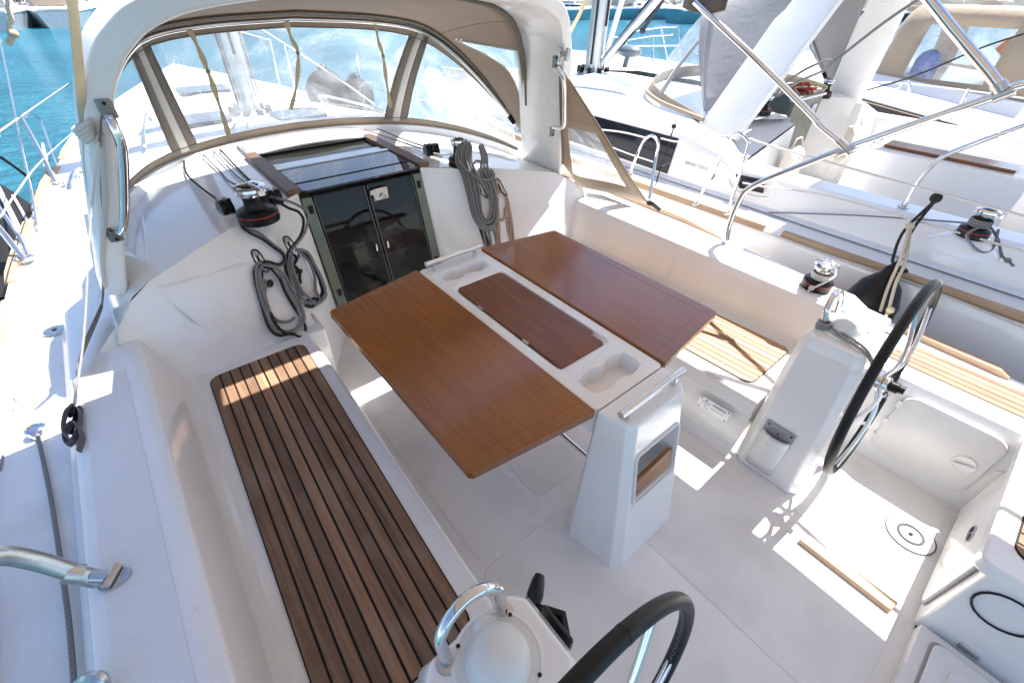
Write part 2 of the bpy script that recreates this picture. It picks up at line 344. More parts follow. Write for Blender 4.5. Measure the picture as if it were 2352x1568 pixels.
def water():
    mt, nt, b, o = newmat('sea_water'); L = nt.links.new
    tc = nd(nt, 'ShaderNodeTexCoord'); mp = nd(nt, 'ShaderNodeMapping'); mp.inputs['Rotation'].default_value = (0, 0, R(-35)); mp.inputs['Scale'].default_value = (1, 2.6, 1); L(tc.outputs['Object'], mp.inputs['Vector'])
    n1 = nd(nt, 'ShaderNodeTexNoise', Scale=1.1, Detail=6, Roughness=.6, Distortion=.6); L(mp.outputs[0], n1.inputs['Vector'])
    n2 = nd(nt, 'ShaderNodeTexNoise', Scale=4.5, Detail=5, Roughness=.6); L(mp.outputs[0], n2.inputs['Vector'])
    mx = nd(nt, 'ShaderNodeMix', data_type='RGBA'); mx.inputs[6].default_value = (.011, .115, .19, 1); mx.inputs[7].default_value = (.04, .245, .35, 1)
    n0 = nd(nt, 'ShaderNodeTexNoise', Scale=.12, Detail=3); L(tc.outputs['Object'], n0.inputs['Vector'])
    aa = nd(nt, 'ShaderNodeMath', operation='ADD'); L(n0.outputs['Fac'], aa.inputs[0]); L(n2.outputs['Fac'], aa.inputs[1])
    mr = nd(nt, 'ShaderNodeMapRange'); mr.inputs[1].default_value = .75; mr.inputs[2].default_value = 1.25; L(aa.outputs[0], mr.inputs[0]); L(mr.outputs[0], mx.inputs[0]); L(mx.outputs[2], b.inputs['Base Color'])
    b.inputs['Roughness'].default_value = .12; b.inputs['IOR'].default_value = 1.33
    ad = nd(nt, 'ShaderNodeMath', operation='MULTIPLY_ADD'); L(n2.outputs['Fac'], ad.inputs[0]); ad.inputs[1].default_value = .35; L(n1.outputs['Fac'], ad.inputs[2])
    bp = nd(nt, 'ShaderNodeBump', Strength=1.0, Distance=.45); L(ad.outputs[0], bp.inputs['Height']); L(bp.outputs[0], b.inputs['Normal']); return mt
SEA = water()
TEALH = simple('teal_paint_and_shade', (.10, .30, .36), .3, var=.05, scale=.6)  # teal paint, also teal shade and water reflection coloured onto white hulls
STONE = simple('quay_stone', (.16, .145, .125), .85, var=.2, scale=1.5)
HILLM = simple('hillside', (.05, .06, .045), .95, var=.3, scale=.25, dirt=(.12, .11, .09))
LEAF = simple('tree_leaf', (.035, .055, .022), .8, var=.3)
BARK = simple('bark', (.12, .09, .06), .9)
# ------------------------------------------------------------------ world and sun
SUNT = .555
el = math.atan2(1, SUNT)
w = bpy.data.worlds.new('World'); sc.world = w; w.use_nodes = True; nt = w.node_tree
sky = nt.nodes.new('ShaderNodeTexSky'); sky.sky_type = 'NISHITA'; sky.sun_disc = False
sky.sun_elevation = el; sky.sun_rotation = R(90); sky.air_density = 1.0; sky.dust_density = .6; sky.ozone_density = 1.2
bg = nt.nodes['Background']; bg.inputs[1].default_value = .088; tn = nt.nodes.new('ShaderNodeMix'); tn.data_type = 'RGBA'; tn.blend_type = 'MULTIPLY'; tn.inputs[0].default_value = 1; tn.inputs[7].default_value = (1.01, .97, .97, 1)
nt.links.new(sky.outputs[0], tn.inputs[6]); nt.links.new(tn.outputs[2], bg.inputs[0])
sl = bpy.data.lights.new('sun', 'SUN'); sl.energy = 4.4; sl.angle = R(.53); sl.color = (1, .95, .88)
so = bpy.data.objects.new('sun', sl); COL.objects.link(so); so.location = (5, 0, 9)
so.rotation_euler = V(SUNT, 0, 1).to_track_quat('Z', 'Y').to_euler()
sc.view_settings.view_transform = 'Standard'; sc.view_settings.look = 'None'; sc.view_settings.exposure = 1.78; sc.view_settings.gamma = 1
sc.cycles.max_bounces = 10; sc.cycles.diffuse_bounces = 5; sc.cycles.glossy_bounces = 5; sc.cycles.transparent_max_bounces = 16
sc.cycles.use_denoising = True; sc.cycles.sample_clamp_indirect = 6
# ================================================================== own yacht
Y0 = thing('sailing_yacht', (0, 0, 0), 'white sailing yacht whose open cockpit fills the photo', 'sailing yacht')
ZS = .36      # seat height
def cab_half(y): return interp([(2.1, 1.40), (3.0, 1.40), (4.5, 1.22), (6.0, .86), (6.8, .5)], y)
# --- cockpit floor with raised grip panels
b = MB()
b.box((0, .98, -.02), (2.64, 2.98, .04))
b.build('cockpit_floor', GELS, Y0)
b = MB()
def panel(pts, z0=.0, z1=.003): b.prism([(x, y, z0) for x, y in pts], (0, 0, z1-z0))
panel(rrect(.0, .60, -.46, .66, .03)); panel(rrect(-.62, -.055, -.46, .66, .03))
panel(rrect(-.60, -.26, .70, 1.60, .03)); panel(rrect(.26, .58, .70, 1.60, .03)); panel(rrect(.64, 1.18, -.46, .0, .04))
panel(rrect(-.22, .22, .76, 1.6, .03)); panel(rrect(-.6, .58, 1.66, 2.4, .03))
b.build('floor_grip_panel', NSK, Y0, bevel=.002, seg=1)
# --- side mould: seat, coaming, side deck, hull, lofted along Y
ys = [.34, .5, .8, 1.1, 1.5, 1.9, 2.3, 2.75]
def profile(y, s):
    fl = interp([(.3, .052), (1.0, .028), (2.0, 0)], y)      # seats splay a little aft
    return [(.62+fl, -.01), (.66+fl, .05), (.693+fl, .262), (.668+fl, .270), (.685+fl, ZS-.015), (.70+fl, ZS), (1.225+fl*.8, ZS-.006), (1.235+fl*.8, ZS-.004), (1.250+fl*.8, ZS+.008), (1.258+fl*.8, ZS+.03),
            (1.328, .600), (1.335, .612), (1.365, .622), (1.385, .623), (1.545, .622), (1.568, .612), (1.59, .56), (1.61, .545)]
for s in (-1, 1):
    b = MB(); b.rings([[V(s*x, y, z) for x, z in profile(y, s)] for y in ys], closed=False, cap=False)
    # aft end of the bench
    pr = profile(.34, s); b.add([V(s*x, .34, z) for x, z in pr[:8]]+[V(s*1.29, .34, -.01)], [tuple(range(9))])
    b.build('cockpit_side', GELW if s > 0 else GEL, Y0, angle=24, bevel=.005)
    b = MB(); b.rings([[V(s*1.395, y, .6235), V(s*1.395, y, .6255), V(s*1.528, y, .6255), V(s*1.528, y, .6235)] for y in ((.42, .9, 1.4, 1.92) if s < 0 else (.75, .95))]); b.build('coaming_grip_strip', RIB, Y0)
    # aft coaming (lower) beside the wheel
    b = MB()
    b.rings([[V(s*x, y, z) for x, z in [(1.24, -.01), (1.245, .05), (1.275, .40), (1.30, .455), (1.33, .468), (1.60, .468), (1.63, .455), (1.66, .43)]] for y in (-1.3, -.6, .04, .14)], closed=False, cap=False)
    b.build('aft_coaming', GEL, Y0, bevel=.006)
    b = MB()
    b.rings([[V(s*x, y, z) for x, z in [(1.24, -.01), (1.25, .05), (lerp(1.275, 1.31, t), lerp(.40, .56, t)), (lerp(1.30, 1.335, t), lerp(.455, .612, t)), (lerp(1.33, 1.36, t), lerp(.468, .622, t)), (lerp(1.60, 1.545, t), lerp(.468, .622, t)), (lerp(1.63, 1.568, t), lerp(.455, .612, t)), (lerp(1.66, 1.61, t), lerp(.43, .545, t))]] for y, t in ((.14, 0), (.18, .12), (.26, .7), (.34, 1))], closed=False, cap=False)
    b.build('coaming_step', GEL, Y0, angle=60)
    # side deck, toe rail, hull
    dy = [-1.3, .05, .5, 1.5, 2.5, 3.5, 4.7, 6.0, 7.4, 8.6, 9.3]
    ew = [1.70, 1.76, 1.80, 1.85, 1.85, 1.79, 1.66, 1.40, .95, .40, .04]
    ez = [.43, .44, .50, .53, .535, .545, .56, .60, .66, .72, .76]
    b = MB()
    b.rings([[V(s*min(e*.98, 1.64 if y < .1 else 1.585 if y < 2.6 else cab_half(y)-.04 if y < 6.85 else 0), y, z+.012), V(s*(e-.05 if e > .1 else e), y, z), V(s*e, y, z)] for y, e, z in [(q, interp(list(zip(dy, ew)), q), interp(list(zip(dy, ez)), q)) for q in sorted(dy+[2.59, 2.61, 3.0, 6.6, 6.84, 6.86])]], closed=False, cap=False)
    b.build('side_deck', NSK if s < 0 else GEL, Y0)
    b = MB()
    b.rings([[V(s*e, y, z), V(s*(e+.03), y, z-.05), V(s*(e+.02), y, z-.25), V(s*(e*.97), y, -.35), V(s*e*.8, y, -.75)] for y, e, z in zip(dy, ew, ez)], closed=False, cap=False)
    b.build('hull_side', GEL, Y0)
    for (ya, yb) in (((-1.2, .12), (.3, 1.95), (2.1, 3.0), (3.2, 4.1), (4.3, 5.2), (5.4, 6.8)) if s < 0 else ((-.35, .12), (1.2, 4.4), (4.6, 6.8))):
        b = MB(); k = 10
        rs = []
        for i in range(k+1):
            y = lerp(ya, yb, i/k); e = interp(list(zip(dy, ew)), y); z = interp(list(zip(dy, ez)), y)
            w = .03*min(1, (i+.6)/1.6, (k-i+.6)/1.6)
            rs.append([V(s*(e-.035), y, z-.002), V(s*(e-.033), y, z+w), V(s*(e+.012), y, z+w), V(s*(e+.02), y, z-.01)])
        b.rings(rs); b.build('toe_rail', TEAKR, Y0, bevel=.004)
# --- seats teak
def teak_pad(corners, name, par, n=10, z=.0, mat=TEAK, th=.006, rad=.045, gap=.0085):
    """corners: inner-aft, outer-aft, inner-fwd, outer-fwd (XY)"""
    ia, oa, if_, of = [V(*c) for c in corners]
    def P(u, v): return lerp(lerp(ia, oa, u), lerp(if_, of, u), v)
    W = (oa-ia).length; Ln = (if_-ia).length
    b = MB()
    def rim(m, z0, z1):
        pts = []
        for (u, v, a0) in ((1, 1, 0), (0, 1, 90), (0, 0, 180), (1, 0, 270)):
            cu = rad/W; cv = rad/Ln
            for i in range(5):
                a = R(a0+22.5*i)
                uu = (u-cu if u else cu)+(cu+m/W)*math.cos(a); vv = (v-cv if v else cv)+(cv+m/Ln)*math.sin(a)
                pts.append(P(uu, vv)+V(0, 0, z0))
        b.prism(pts, (0, 0, z1-z0))
    rim(.004, z, z+th*.55)
    caulk = b.build(name+'_caulking', RUB, par)
    b = MB()
    for i in range(n):
        u0 = i/n+gap/W/2*(1 if i else 0); u1 = (i+1)/n-gap/W/2*(1 if i < n-1 else 0)
        m0 = rad/Ln
        def end(u):   # rounded corners of the pad
            d = min(u, 1-u)*W
            return 0 if d >= rad else (rad-math.sqrt(max(0, rad*rad-(rad-d)**2)))/Ln
        us = [lerp(u0, u1, k/4) for k in range(5)] if (i in (0, n-1)) else [u0, u1]
        bot = [P(u, end(u))+V(0, 0, z) for u in us]+[P(u, 1-end(u))+V(0, 0, z) for u in reversed(us)]
        b.prism(bot, (0, 0, th))
    return b.build(name+'_slats', mat, par, bevel=.0012, seg=1)
for s in (-1, 1):
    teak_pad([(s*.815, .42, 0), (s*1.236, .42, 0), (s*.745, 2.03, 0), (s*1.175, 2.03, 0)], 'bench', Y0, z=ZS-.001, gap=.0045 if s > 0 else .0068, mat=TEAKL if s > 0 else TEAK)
b = MB()
for k in range(5): b.prism([(1.395+k*.042, -1.2, .468), (1.395+k*.042+.036, -1.2, .468), (1.395+k*.042+.036, .1-.02*k, .468), (1.395+k*.042, .1-.02*k, .468)], (0, 0, .005))
b.build('coaming_teak_slats', TEAK, Y0)
# --- coachroof and bulkhead
CR = [(.385, .862), (.62, .855), (.95, .838), (1.22, .805)]
def aft_edge(x): return interp([(0, 2.70), (.385, 2.70), (.60, 2.60), (.63, 2.56), (.80, 2.49), (1.15, 2.25), (1.3, 2.18), (1.45, 2.10)], x)
def top_z(x, y):
    z = interp([(0, .87), (.4, .868), (.7, .85), (1.0, .83), (1.25, .80), (1.34, .72), (1.5, .60)], x)
    return z - max(0, y-4.2)*.045*(1+.3*x)
for s in (-1, 1):
    b = MB()
    xs = [.40, .5, .61, .63, .72, .82, .95, 1.08, 1.2, 1.28]
    def f(i, j):
        x = xs[i]; y0 = aft_edge(x); y = lerp(y0, 4.0, j)
        return V(s*x, y, top_z(x, y))
    n = len(xs)
    b.rings([[f(i, j/10) for i in range(n)] + [V(s*1.37, lerp(2.1, 4.0, j/10), .70), V(s*1.43, lerp(2.1, 4.0, j/10), .55)] for j in range(11)], closed=False, cap=False)
    b.build('coachroof', GEL, Y0, angle=30)
    # bulkhead face below the aft edge
    b = MB()
    low = [(.63, 2.20), (.80, 2.14), (1.0, 2.11), (1.2, 2.09), (1.30, 2.08), (1.38, 2.065), (1.46, 2.05)]
    topp = [V(s*x, aft_edge(x), top_z(x, 2.5)) for x, _ in low]
    m1 = [V(s*x, lerp(aft_edge(x), y, .08)-.004, top_z(x, 2.5)-.035) for x, y in low]
    m2 = [V(s*x, lerp(aft_edge(x), y, .75), ZS+.14) for x, y in low]
    bot = [V(s*x, y-.02, ZS-.01) for x, y in low]
    b.rings([topp, m1, m2, bot], closed=False, cap=False)
    b.box((s*.665, 2.23, .17), (.13, .26, .36))
    # wall of the companionway box
    top = [V(s*.40, 2.70, .864), V(s*.61, 2.585, .852), V(s*.63, 2.56, .852)]
    b.rings([top, [V(s*.40, 2.69, .82), V(s*.61, 2.575, .815), V(s*.63, 2.545, .815)], [V(s*.40, 2.52, .12), V(s*.60, 2.18, .12), V(s*.63, 2.16, .12)], [V(s*.40, 2.48, -.01), V(s*.60, 2.14, -.01), V(s*.63, 2.12, -.01)]], closed=False, cap=False)
    b.build('bulkhead', GEL, Y0, bevel=.012, seg=3, angle=50)
# forward roof and foredeck
b = MB()
def roof(u, v):
    y = lerp(4.0, 6.9, u); h = cab_half(y); x = lerp(-h, h, v)
    zz = .87-.045*(y-4.0)*1.1; e = abs(2*v-1); side = max(0, e-.88)/.12
    return V(x, y, lerp(zz - .07*e*e, .56, side**1.5 if side > 0 else 0))
b.grid(roof, 18, 28)
b.build('forward_coachroof', NSK, Y0, angle=60)
b = MB(); b.grid(lambda u, v: V(lerp(-.39, .39, v), lerp(3.56, 4.02, u), .868), 2, 4); b.build('roof_centre', GEL, Y0)
b = MB()
for x, y in ((-.45, 5.0), (.3, 4.75)): b.prism([(p[0], p[1], .80) for p in rrect(x-.22, x+.22, y-.2, y+.2, .05)], (0, 0, .055))
b.prism([(p[0], p[1], .60) for p in rrect(-.28, .28, 7.2, 7.7, .06)], (0, 0, .1)); b.build('deck_hatch', DWIN, Y0, bevel=.01)
b = MB()
for s in (-1, 1): b.tube(spl([(s*.95, 4.3, .83), (s*.93, 4.34, .88), (s*.8, 5.4, .85), (s*.78, 5.44, .78)], 6), .012, 6)
b.build('roof_handrail', CHR, Y0)
# --- spray coaming at the windscreen foot
WB = [(1.27, 2.72, .80), (1.24, 2.95, .82), (1.17, 3.22, .835), (1.03, 3.48, .85), (.86, 3.66, .86), (.62, 3.78, .87), (.32, 3.86, .88), (0, 3.89, .883)]
def base_curve(u):   # u -1..1
    P = spl(WB, 8); i = (1-abs(u))*(len(P)-1); k = int(i); k = min(k, len(P)-2); p = lerp(P[k], P[k+1], i-k)
    return V(-p.x if u < 0 else p.x, p.y, p.z)
b = MB()
rs = []
for i in range(61):
    u = -1+i/30; p = base_curve(u); n = V(p.x*.35, .5 if abs(u) < .8 else .25, 0).normalized()
    rs.append([p-n*.045+V(0, 0, -.03), p-n*.03+V(0, 0, .028), p+n*.0+V(0, 0, .032), p+n*.03+V(0, 0, -.03)])
b.rings(rs, cap=True); b.build('windscreen_moulding', GEL, Y0, angle=60)
# --- companionway: frame, two smoked doors, sliding hatch with teak runners, interior
b = MB()
def dw(x, t, o=0): # point on the raked door plane, t 0 top .. 1 bottom
    return V(x, lerp(2.695, 2.50, t)-o, lerp(.835, .13, t))
for s in (-1, 1):
    b.rings([[dw(s*.335, t, .012), dw(s*.395, t, .012), dw(s*.395, t, -.03), dw(s*.335, t, -.03)] for t in (0, 1)])
b.box((0, 2.50, .12), (.80, .06, .04))
b.build('companionway_frame', GRN, Y0, bevel=.003)
for s in (-1, 1):
    dr = MB()
    dr.rings([[dw(s*.325, t, .004), dw(s*.006, t, .004), dw(s*.006, t, -.012), dw(s*.325, t, -.012)] for t in (.005, .97)])
    door = dr.build('companionway_door', DGL, Y0)
    e = MB(); e.rings([[dw(s*.326, t, .008), dw(s*.319, t, .008), dw(s*.319, t, -.014), dw(s*.326, t, -.014)] for t in (.004, .972)])
    e.rings([[dw(s*.016, t, .008), dw(s*.006, t, .008), dw(s*.006, t, -.014), dw(s*.016, t, -.014)] for t in (.004, .972)])
    e.build('door_edge', simple('smoked_edge'+('_p' if s < 0 else '_s'), (.045, .05, .045), .3), door)
    e = MB(); pc = dw(s*.04, .53, .010); e.box(pc, (.010, .005, .05)); e.build('door_catch', STL, door, bevel=.003)
    for t in (.09, .8): e = MB(); pc = dw(s*.36, t, .018); e.box(pc, (.026, .012, .05)); e.build('hinge', BLK, door, bevel=.006)
    if s > 0:
        e = MB(); e.box(dw(.075, .085, .018), (.10, .03, .075)); e.box(dw(.02, .06, .03), (.03, .02, .03))
        for a in (-.04, .04):
            for c in (-.03, .03): e.lathe([(.0, 0), (.006, 0), (.005, .004), (0, .005)], dw(.075+a, .085, .034)+V(0, 0, c), (0, -1, 0), 8)
        lk = e.build('door_lock', STL, door, bevel=.004); e = MB(); e.lathe([(.016, 0), (.016, .01), (.011, .012), (.010, .008), (0, .008)], dw(.085, .10, .034), (0, -1, -.2), 16); e.build('lock_cylinder', CHR, door)
# interior seen through the doors
b = MB()
b.quad(V(-1.1, 4.6, -1.1), V(1.1, 4.6, -1.1), V(1.1, 4.6, .6), V(-1.1, 4.6, .6)); b.quad(V(-1.1, 2.75, -1.1), V(-1.1, 4.6, -1.1), V(-1.1, 4.6, .7), V(-1.1, 2.75, .7)); b.quad(V(1.1, 2.75, -1.1), V(1.1, 4.6, -1.1), V(1.1, 4.6, .7), V(1.1, 2.75, .7))
b.quad(V(-1.1, 2.5, -1.1), V(1.1, 2.5, -1.1), V(1.1, 4.6, -1.1), V(-1.1, 4.6, -1.1))
b.quad(V(-.62, 2.62, -1.1), V(-.62, 3.3, -1.1), V(-.62, 3.3, .5), V(-.62, 2.62, .5))
b.build('cabin_interior', simple('interior_wood', (.42, .30, .20), .5, var=.1), Y0)
b = MB()
for k, (y, z) in enumerate(((2.66, -.12), (2.86, -.36), (3.06, -.6))): b.box((0, y, z), (.5, .17, .035))
b.build('companion_step', simple('step_wood', (.3, .2, .12), .4), Y0, bevel=.006)
b = MB()
for k, (y, z) in enumerate(((2.575, -.12), (2.775, -.36), (2.975, -.6))): b.box((0, y-.005, z), (.5, .012, .05))
b.box((.55, 3.3, -.15), (.7, .5, .04)); b.box((-.35, 3.7, -.3), (.4, .5, .3)); b.box((.5, 3.55, .15), (.5, .2, .14)); b.build('interior_trim', WPL, Y0)
# hatch
b = MB(); b.prism([(p[0], p[1], .872) for p in rrect(-.375, .375, 2.655, 3.10, .03)], (0, 0, .012))
h = b.build('sliding_hatch', DGLH, Y0, bevel=.003)
b = MB(); b.box((0, 2.80, .886), (.748, .006, .0035)); b.build('hatch_seam', RUB, h)
b = MB(); b.box((0, 3.115, .880), (.77, .045, .022)); b.box((0, 3.20, .872), (.76, .10, .012)); b.build('hatch_beam', ALU, h, bevel=.004)
b = MB(); b.box((0, 3.36, .862), (.76, .22, .012)); b.build('hatch_rear_glass', tinted('hatch_glass_far', .5, (.06, .065, .05), .10), Y0)
b = MB(); b.box((0, 3.50, .875), (.80, .06, .03)); b.box((0, 3.47, .865), (.76, .03, .012)); b.build('hatch_garage_edge', RUB, Y0)
b = MB(); b.grid(lambda u, v: V(lerp(-.44, .44, v), lerp(3.50, 3.80, u), .905+.012*math.sin(math.pi*u)-.03*(2*v-1)**2), 4, 8); b.build('hatch_garage', GEL, Y0, solid=.02)
for s in (-1, 1):
    b = MB(); b.prism([(s*.385, 2.68, .868), (s*.462, 2.68, .868), (s*.462, 3.54, .868), (s*.385, 3.54, .868)], (0, 0, .028))
    rn = b.build('hatch_runner', wood('runner_teak'+('_a' if s < 0 else '_b'), (.10, .055, .032), (.19, .11, .068), .5, 0, gs=(40, 2.5, 40)), Y0, bevel=.004)
    b = MB(); b.box((s*.378, 3.1, .872), (.016, .86, .02)); b.build('runner_track', BLK, rn)
# --- floor fittings
b = MB(); b.prism([(.50, -.085, .0), (.555, -.10, 0), (.545, -.44, 0), (.49, -.43, 0)], (0, 0, .028))
b.build('foot_chock', TEAKR, Y0, bevel=.006)
b = MB(); b.lathe([(0, .006), (.075, .007), (.085, .011), (.088, .008), (.09, .005)], (.925, -.385, 0), n=32)
pl = b.build('deck_plate', GEL, Y0)
for rr_, r3 in ((.091, .0022), (.046, .0065), (.028, .0015)): b = MB(); b.tube([V(.925+rr_*math.cos(k*.21), -.385+rr_*math.sin(k*.21), .0075) for k in range(30)], r3, 6, closed=True); b.build('plate_ring', simple('plate_grey_%d' % int(rr_*1000), (.10, .10, .105), .4), pl)
b = MB(); b.lathe([(.0, .0125), (.0085, .0125), (.0085, .008)], (.925, -.385, 0), n=8); b.build('key_socket', RUB, pl)
# --- builder's plate on the front of the starboard seat
def pp(u, v, o=0):  # u 0..1 aft along, v 0..1 up
    a = V(.690, .575, .172); c = V(.697, .415, .172); t = V(.698, .575, .242); 
    return a + (c-a)*u + (t-a)*v + V(-o, 0, 0)
b = MB(); b.rings([[pp(0, 0, .004), pp(1, 0, .004), pp(1, 1, .004), pp(0, 1, .004)], [pp(0, 0, .0), pp(1, 0, .0), pp(1, 1, .0), pp(0, 1, .0)]])
plq = b.build('builder_plate', simple('bright_plate', (.93, .93, .92), .3), Y0)
b = MB(); b.tube([pp(0, 0, .003), pp(1, 0, .003), pp(1, 1, .003), pp(0, 1, .003)], .0011, 5, closed=True); b.build('plate_border', GINK, plq)
b = MB()
for u, v in ((.06, .12), (.06, .88), (.94, .12), (.94, .88)):
    c = pp(u, v, .0045); b.ball(c, .0042, 5, (.4, 1, 1))
b.build('plate_screw', BLK, plq)
b = MB()
def bar(u0, u1, v, hgt=.02):
    b.rings([[pp(u0, v, .0047), pp(u1, v, .0047), pp(u1, v+hgt, .0047), pp(u0, v+hgt, .0047)], [pp(u0, v, .0042), pp(u1, v, .0042), pp(u1, v+hgt, .0042), pp(u0, v+hgt, .0042)]])
for i in range(4): bar(.45, .88, .84-.05*i, .012)
bar(.1, .38, .70, .012); bar(.1, .36, .60, .012)
for i in range(7): bar(.46+.06*i, .475+.06*i, .40, .10)
bar(.24, .27, .42, .06); bar(.24, .265, .26, .06); bar(.31, .34, .18, .07)
b.tube([pp(.235+.02*math.sin(t*5.2), .95-t*.16, .005) for t in [i/8 for i in range(9)]], .0022, 5)
b.build('plate_text', INK, plq)
# --- locker door, vent and latch in the starboard aft coaming
def lw(y, z, o=0): return V(1.245+.03*(z/.42)-o, y, z)
b = MB(); ol = rrect(-.455, -.075, .075, .415, .06)
b.rings([[lw(y, z, .001) for y, z in ol], [lw(y, z, .014) for y, z in ol], [lw(lerp(y, -.265, .04), lerp(z, .245, .04), .018) for y, z in ol]])
ld = b.build('locker_door', WPL, Y0, bevel=.004, seg=3)
b = MB(); c = lw(-.385, .235, .0185); b.lathe([(.0, .002), (.034, .002), (.040, .006), (.042, .0)], c, (-1, 0, .07), 24); hd = b.build('door_dish', GELS, ld)
b = MB(); b.tube([lw(-.355, .222, .026), lw(-.385, .232, .03), lw(-.415, .240, .026)], .007, 8); b.build('door_handle', GELS, ld)
for z in (.14, .24, .35): b = MB(); b.box(lw(-.078, z, .016), (.006, .018, .035)); b.build('door_hinge', WPL, ld)
b = MB(); b.rings([[lw(-.52+.05*math.cos(a), .26+.028*math.sin(a), o) for a in [i*.5236 for i in range(12)]] for o in (.0, .012)]); vt = b.build('vent', GELW, Y0, bevel=.003)
b = MB()
for k in range(5): b.box(lw(-.50-.012*k, .26, .0135), (.003, .005, .04))
b.build('vent_slot', GRYP, vt)
# --- aft locker wall, helm seat, central step
b = MB(); b.box((.905, -.72, .20), (.75, .44, .42)); b.build('helm_seat_base', GEL, Y0, bevel=.012, seg=3)
b = MB(); b.prism([(p[0], p[1], .415) for p in rrect(.50, 1.29, -.98, -.455, .03)], (0, 0, .055)); sb = b.build('helm_seat', GEL, Y0, bevel=.012, seg=3)
teak_pad([(.60, -.96, 0), (1.24, -.96, 0), (.60, -.515, 0), (1.24, -.515, 0)], 'helm_seat', Y0, n=12, z=.470)
b = MB(); b.prism([(p[0], -.500, p[1]) for p in rrect(.60, 1.22, .035, .375, .03)], (0, .014, 0))
fl = b.build('locker_lid', GEL, Y0, bevel=.005, seg=3)
b = MB(); b.prism([(p[0], -.498, p[1]) for p in rrect(.592, 1.228, .027, .383, .03)], (0, .006, 0)); b.build('lid_gasket', GRYP, fl)
b = MB(); b.rings([[V(.86+.052*math.cos(a), -.486+o, .235+.026*math.sin(a)) for a in [i*math.pi/8 for i in range(16)]] for o in (0, .004)]); lt = b.build('flush_latch', STL, fl, bevel=.001)
b = MB(); b.rings([[V(.885+.014*math.cos(a), -.482+o, .235+.014*math.sin(a)) for a in [i*math.pi/6 for i in range(12)]] for o in (0, .002)]); b.box((.838, -.481, .237), (.03, .003, .012)); b.build('latch_recess', BLK, fl)
b = MB(); b.box((-.02, -.80, .02), (1.06, .58, .06)); b.build('aft_step', GELS, Y0, bevel=.006)
b = MB(); b.prism([(p[0], p[1], .05) for p in rrect(-.40, .47, -1.0, -.555, .03)], (0, 0, .016)); sl_ = b.build('step_lid', GEL, Y0, bevel=.005, seg=3)
b = MB(); b.prism([(p[0], p[1], .066) for p in rrect(-.34, .41, -.95, -.61, .03)], (0, 0, .004)); b.build('lid_grip_panel', NSK, sl_, bevel=.002)
b = MB(); b.prism([(p[0], p[1], .05) for p in rrect(-.41, .48, -1.01, -.547, .03)], (0, 0, .003)); b.build('lid_gasket', GRYP, sl_)
b = MB(); b.tube([V(.527, -.60+.075*math.cos(a), .30+.075*math.sin(a)) for a in [i*math.pi/10 for i in range(20)]], .004, 6, closed=True); b.build('inspection_ring', BLK, Y0)
b = MB(); b.box((.528, -.64, .06), (.01, .06, .03)); b.build('seat_hinge', CHR, Y0, bevel=.003)
b = MB(); b.box((.51, -.86, .075), (.03, .05, .02)); b.build('seat_hinge', CHR, Y0, bevel=.003)
b = MB(); b.tube([aty(1560, 524, 1.19), aty(1543, 531, 1.20), V(1.352, 1.215, .622), V(1.325, 1.225, .58), V(1.29, 1.235, .46), V(1.262, 1.24, .37)], .0035, 6); b.build('coaming_seam', GELW, Y0)
# --- small deck fittings
for (x, y, z, r_) in ((-1.63, 2.54, .548, .045),):
    b = MB(); b.lathe([(0, .004), (.012, .004), (.013, .007), (r_*.6, .008), (r_*.9, .007), (r_, 0)], (x, y, z), n=28); fp = b.build('filler_cap', STL, Y0)
    b = MB(); b.lathe([(0, .009), (.009, .009), (.009, .003)], (x, y, z), n=6); b.build('key_socket', BLK, fp)
b = MB(); b.lathe([(.028, 0), (.03, .01), (.03, .035), (.022, .04), (.018, .034)], (-1.69, 1.84, .535), n=20); b.build('line_socket', CHR, Y0)
b = MB(); b.tube(spl([(-1.50, 4.60, .56), (-1.47, 4.66, .60), (-1.44, 4.80, .615), (-1.41, 4.94, .60), (-1.38, 5.0, .56)], 6), .018, 8); b.box((-1.44, 4.8, .575), (.06, .12, .03)); b.build('mooring_cleat', CHR, Y0)
# ---- arch
AO = [(1.375, .77, 2.28), (1.245, 1.15, 2.18), (1.12, 1.50, 2.08), (1.04, 1.64, 2.03), (.97, 1.715, 1.99), (.88, 1.775, 1.96), (.72, 1.825, 1.935), (.40, 1.862, 1.92), (0, 1.875, 1.915)]
def arch(par, dx=0, dy=0, dz=0, mat=GEL, wid=.42, thick=.085, AO=AO):
    half = spl([V(*[p[0], p[2], p[1]]) for p in AO], 6)
    full = [V(-p.x, p.y, p.z) for p in half] + [V(p.x, p.y, p.z) for p in reversed(half[:-1])]
    b = MB(); rs = []
    N = len(full)
    for i, p in enumerate(full):
        a = full[max(0, i-1)]; c = full[min(N-1, i+1)]; t = V(c.x-a.x, 0, c.z-a.z).normalized(); n = V(t.z, 0, -t.x)   # inward normal
        wd = wid*(.92 if abs(p.x) < .9 else 1)
        ring = []
        for (uu, vv) in ((0, .10), (.10, 0), (.5, -.08), (.90, 0), (1, .12), (1, .86), (.95, 1), (.06, 1), (0, .9)):
            q = p + n*(vv*thick) + V(0, uu*wd, 0) + V(dx, dy, dz)
            ring.append(q)
        rs.append(ring)
    b.rings(rs); return b.build('arch', mat, par, bevel=.008, seg=2, angle=45, origin=(dx, dy+2.3, dz+.8))
arch(Y0, mat=GELS)
# builder marks on the seat riser corner drain and P cap
b = MB(); b.box((.60, 2.36, .30), (.006, .008, .05)); b.build('door_stop', WPL, Y0, bevel=.002)
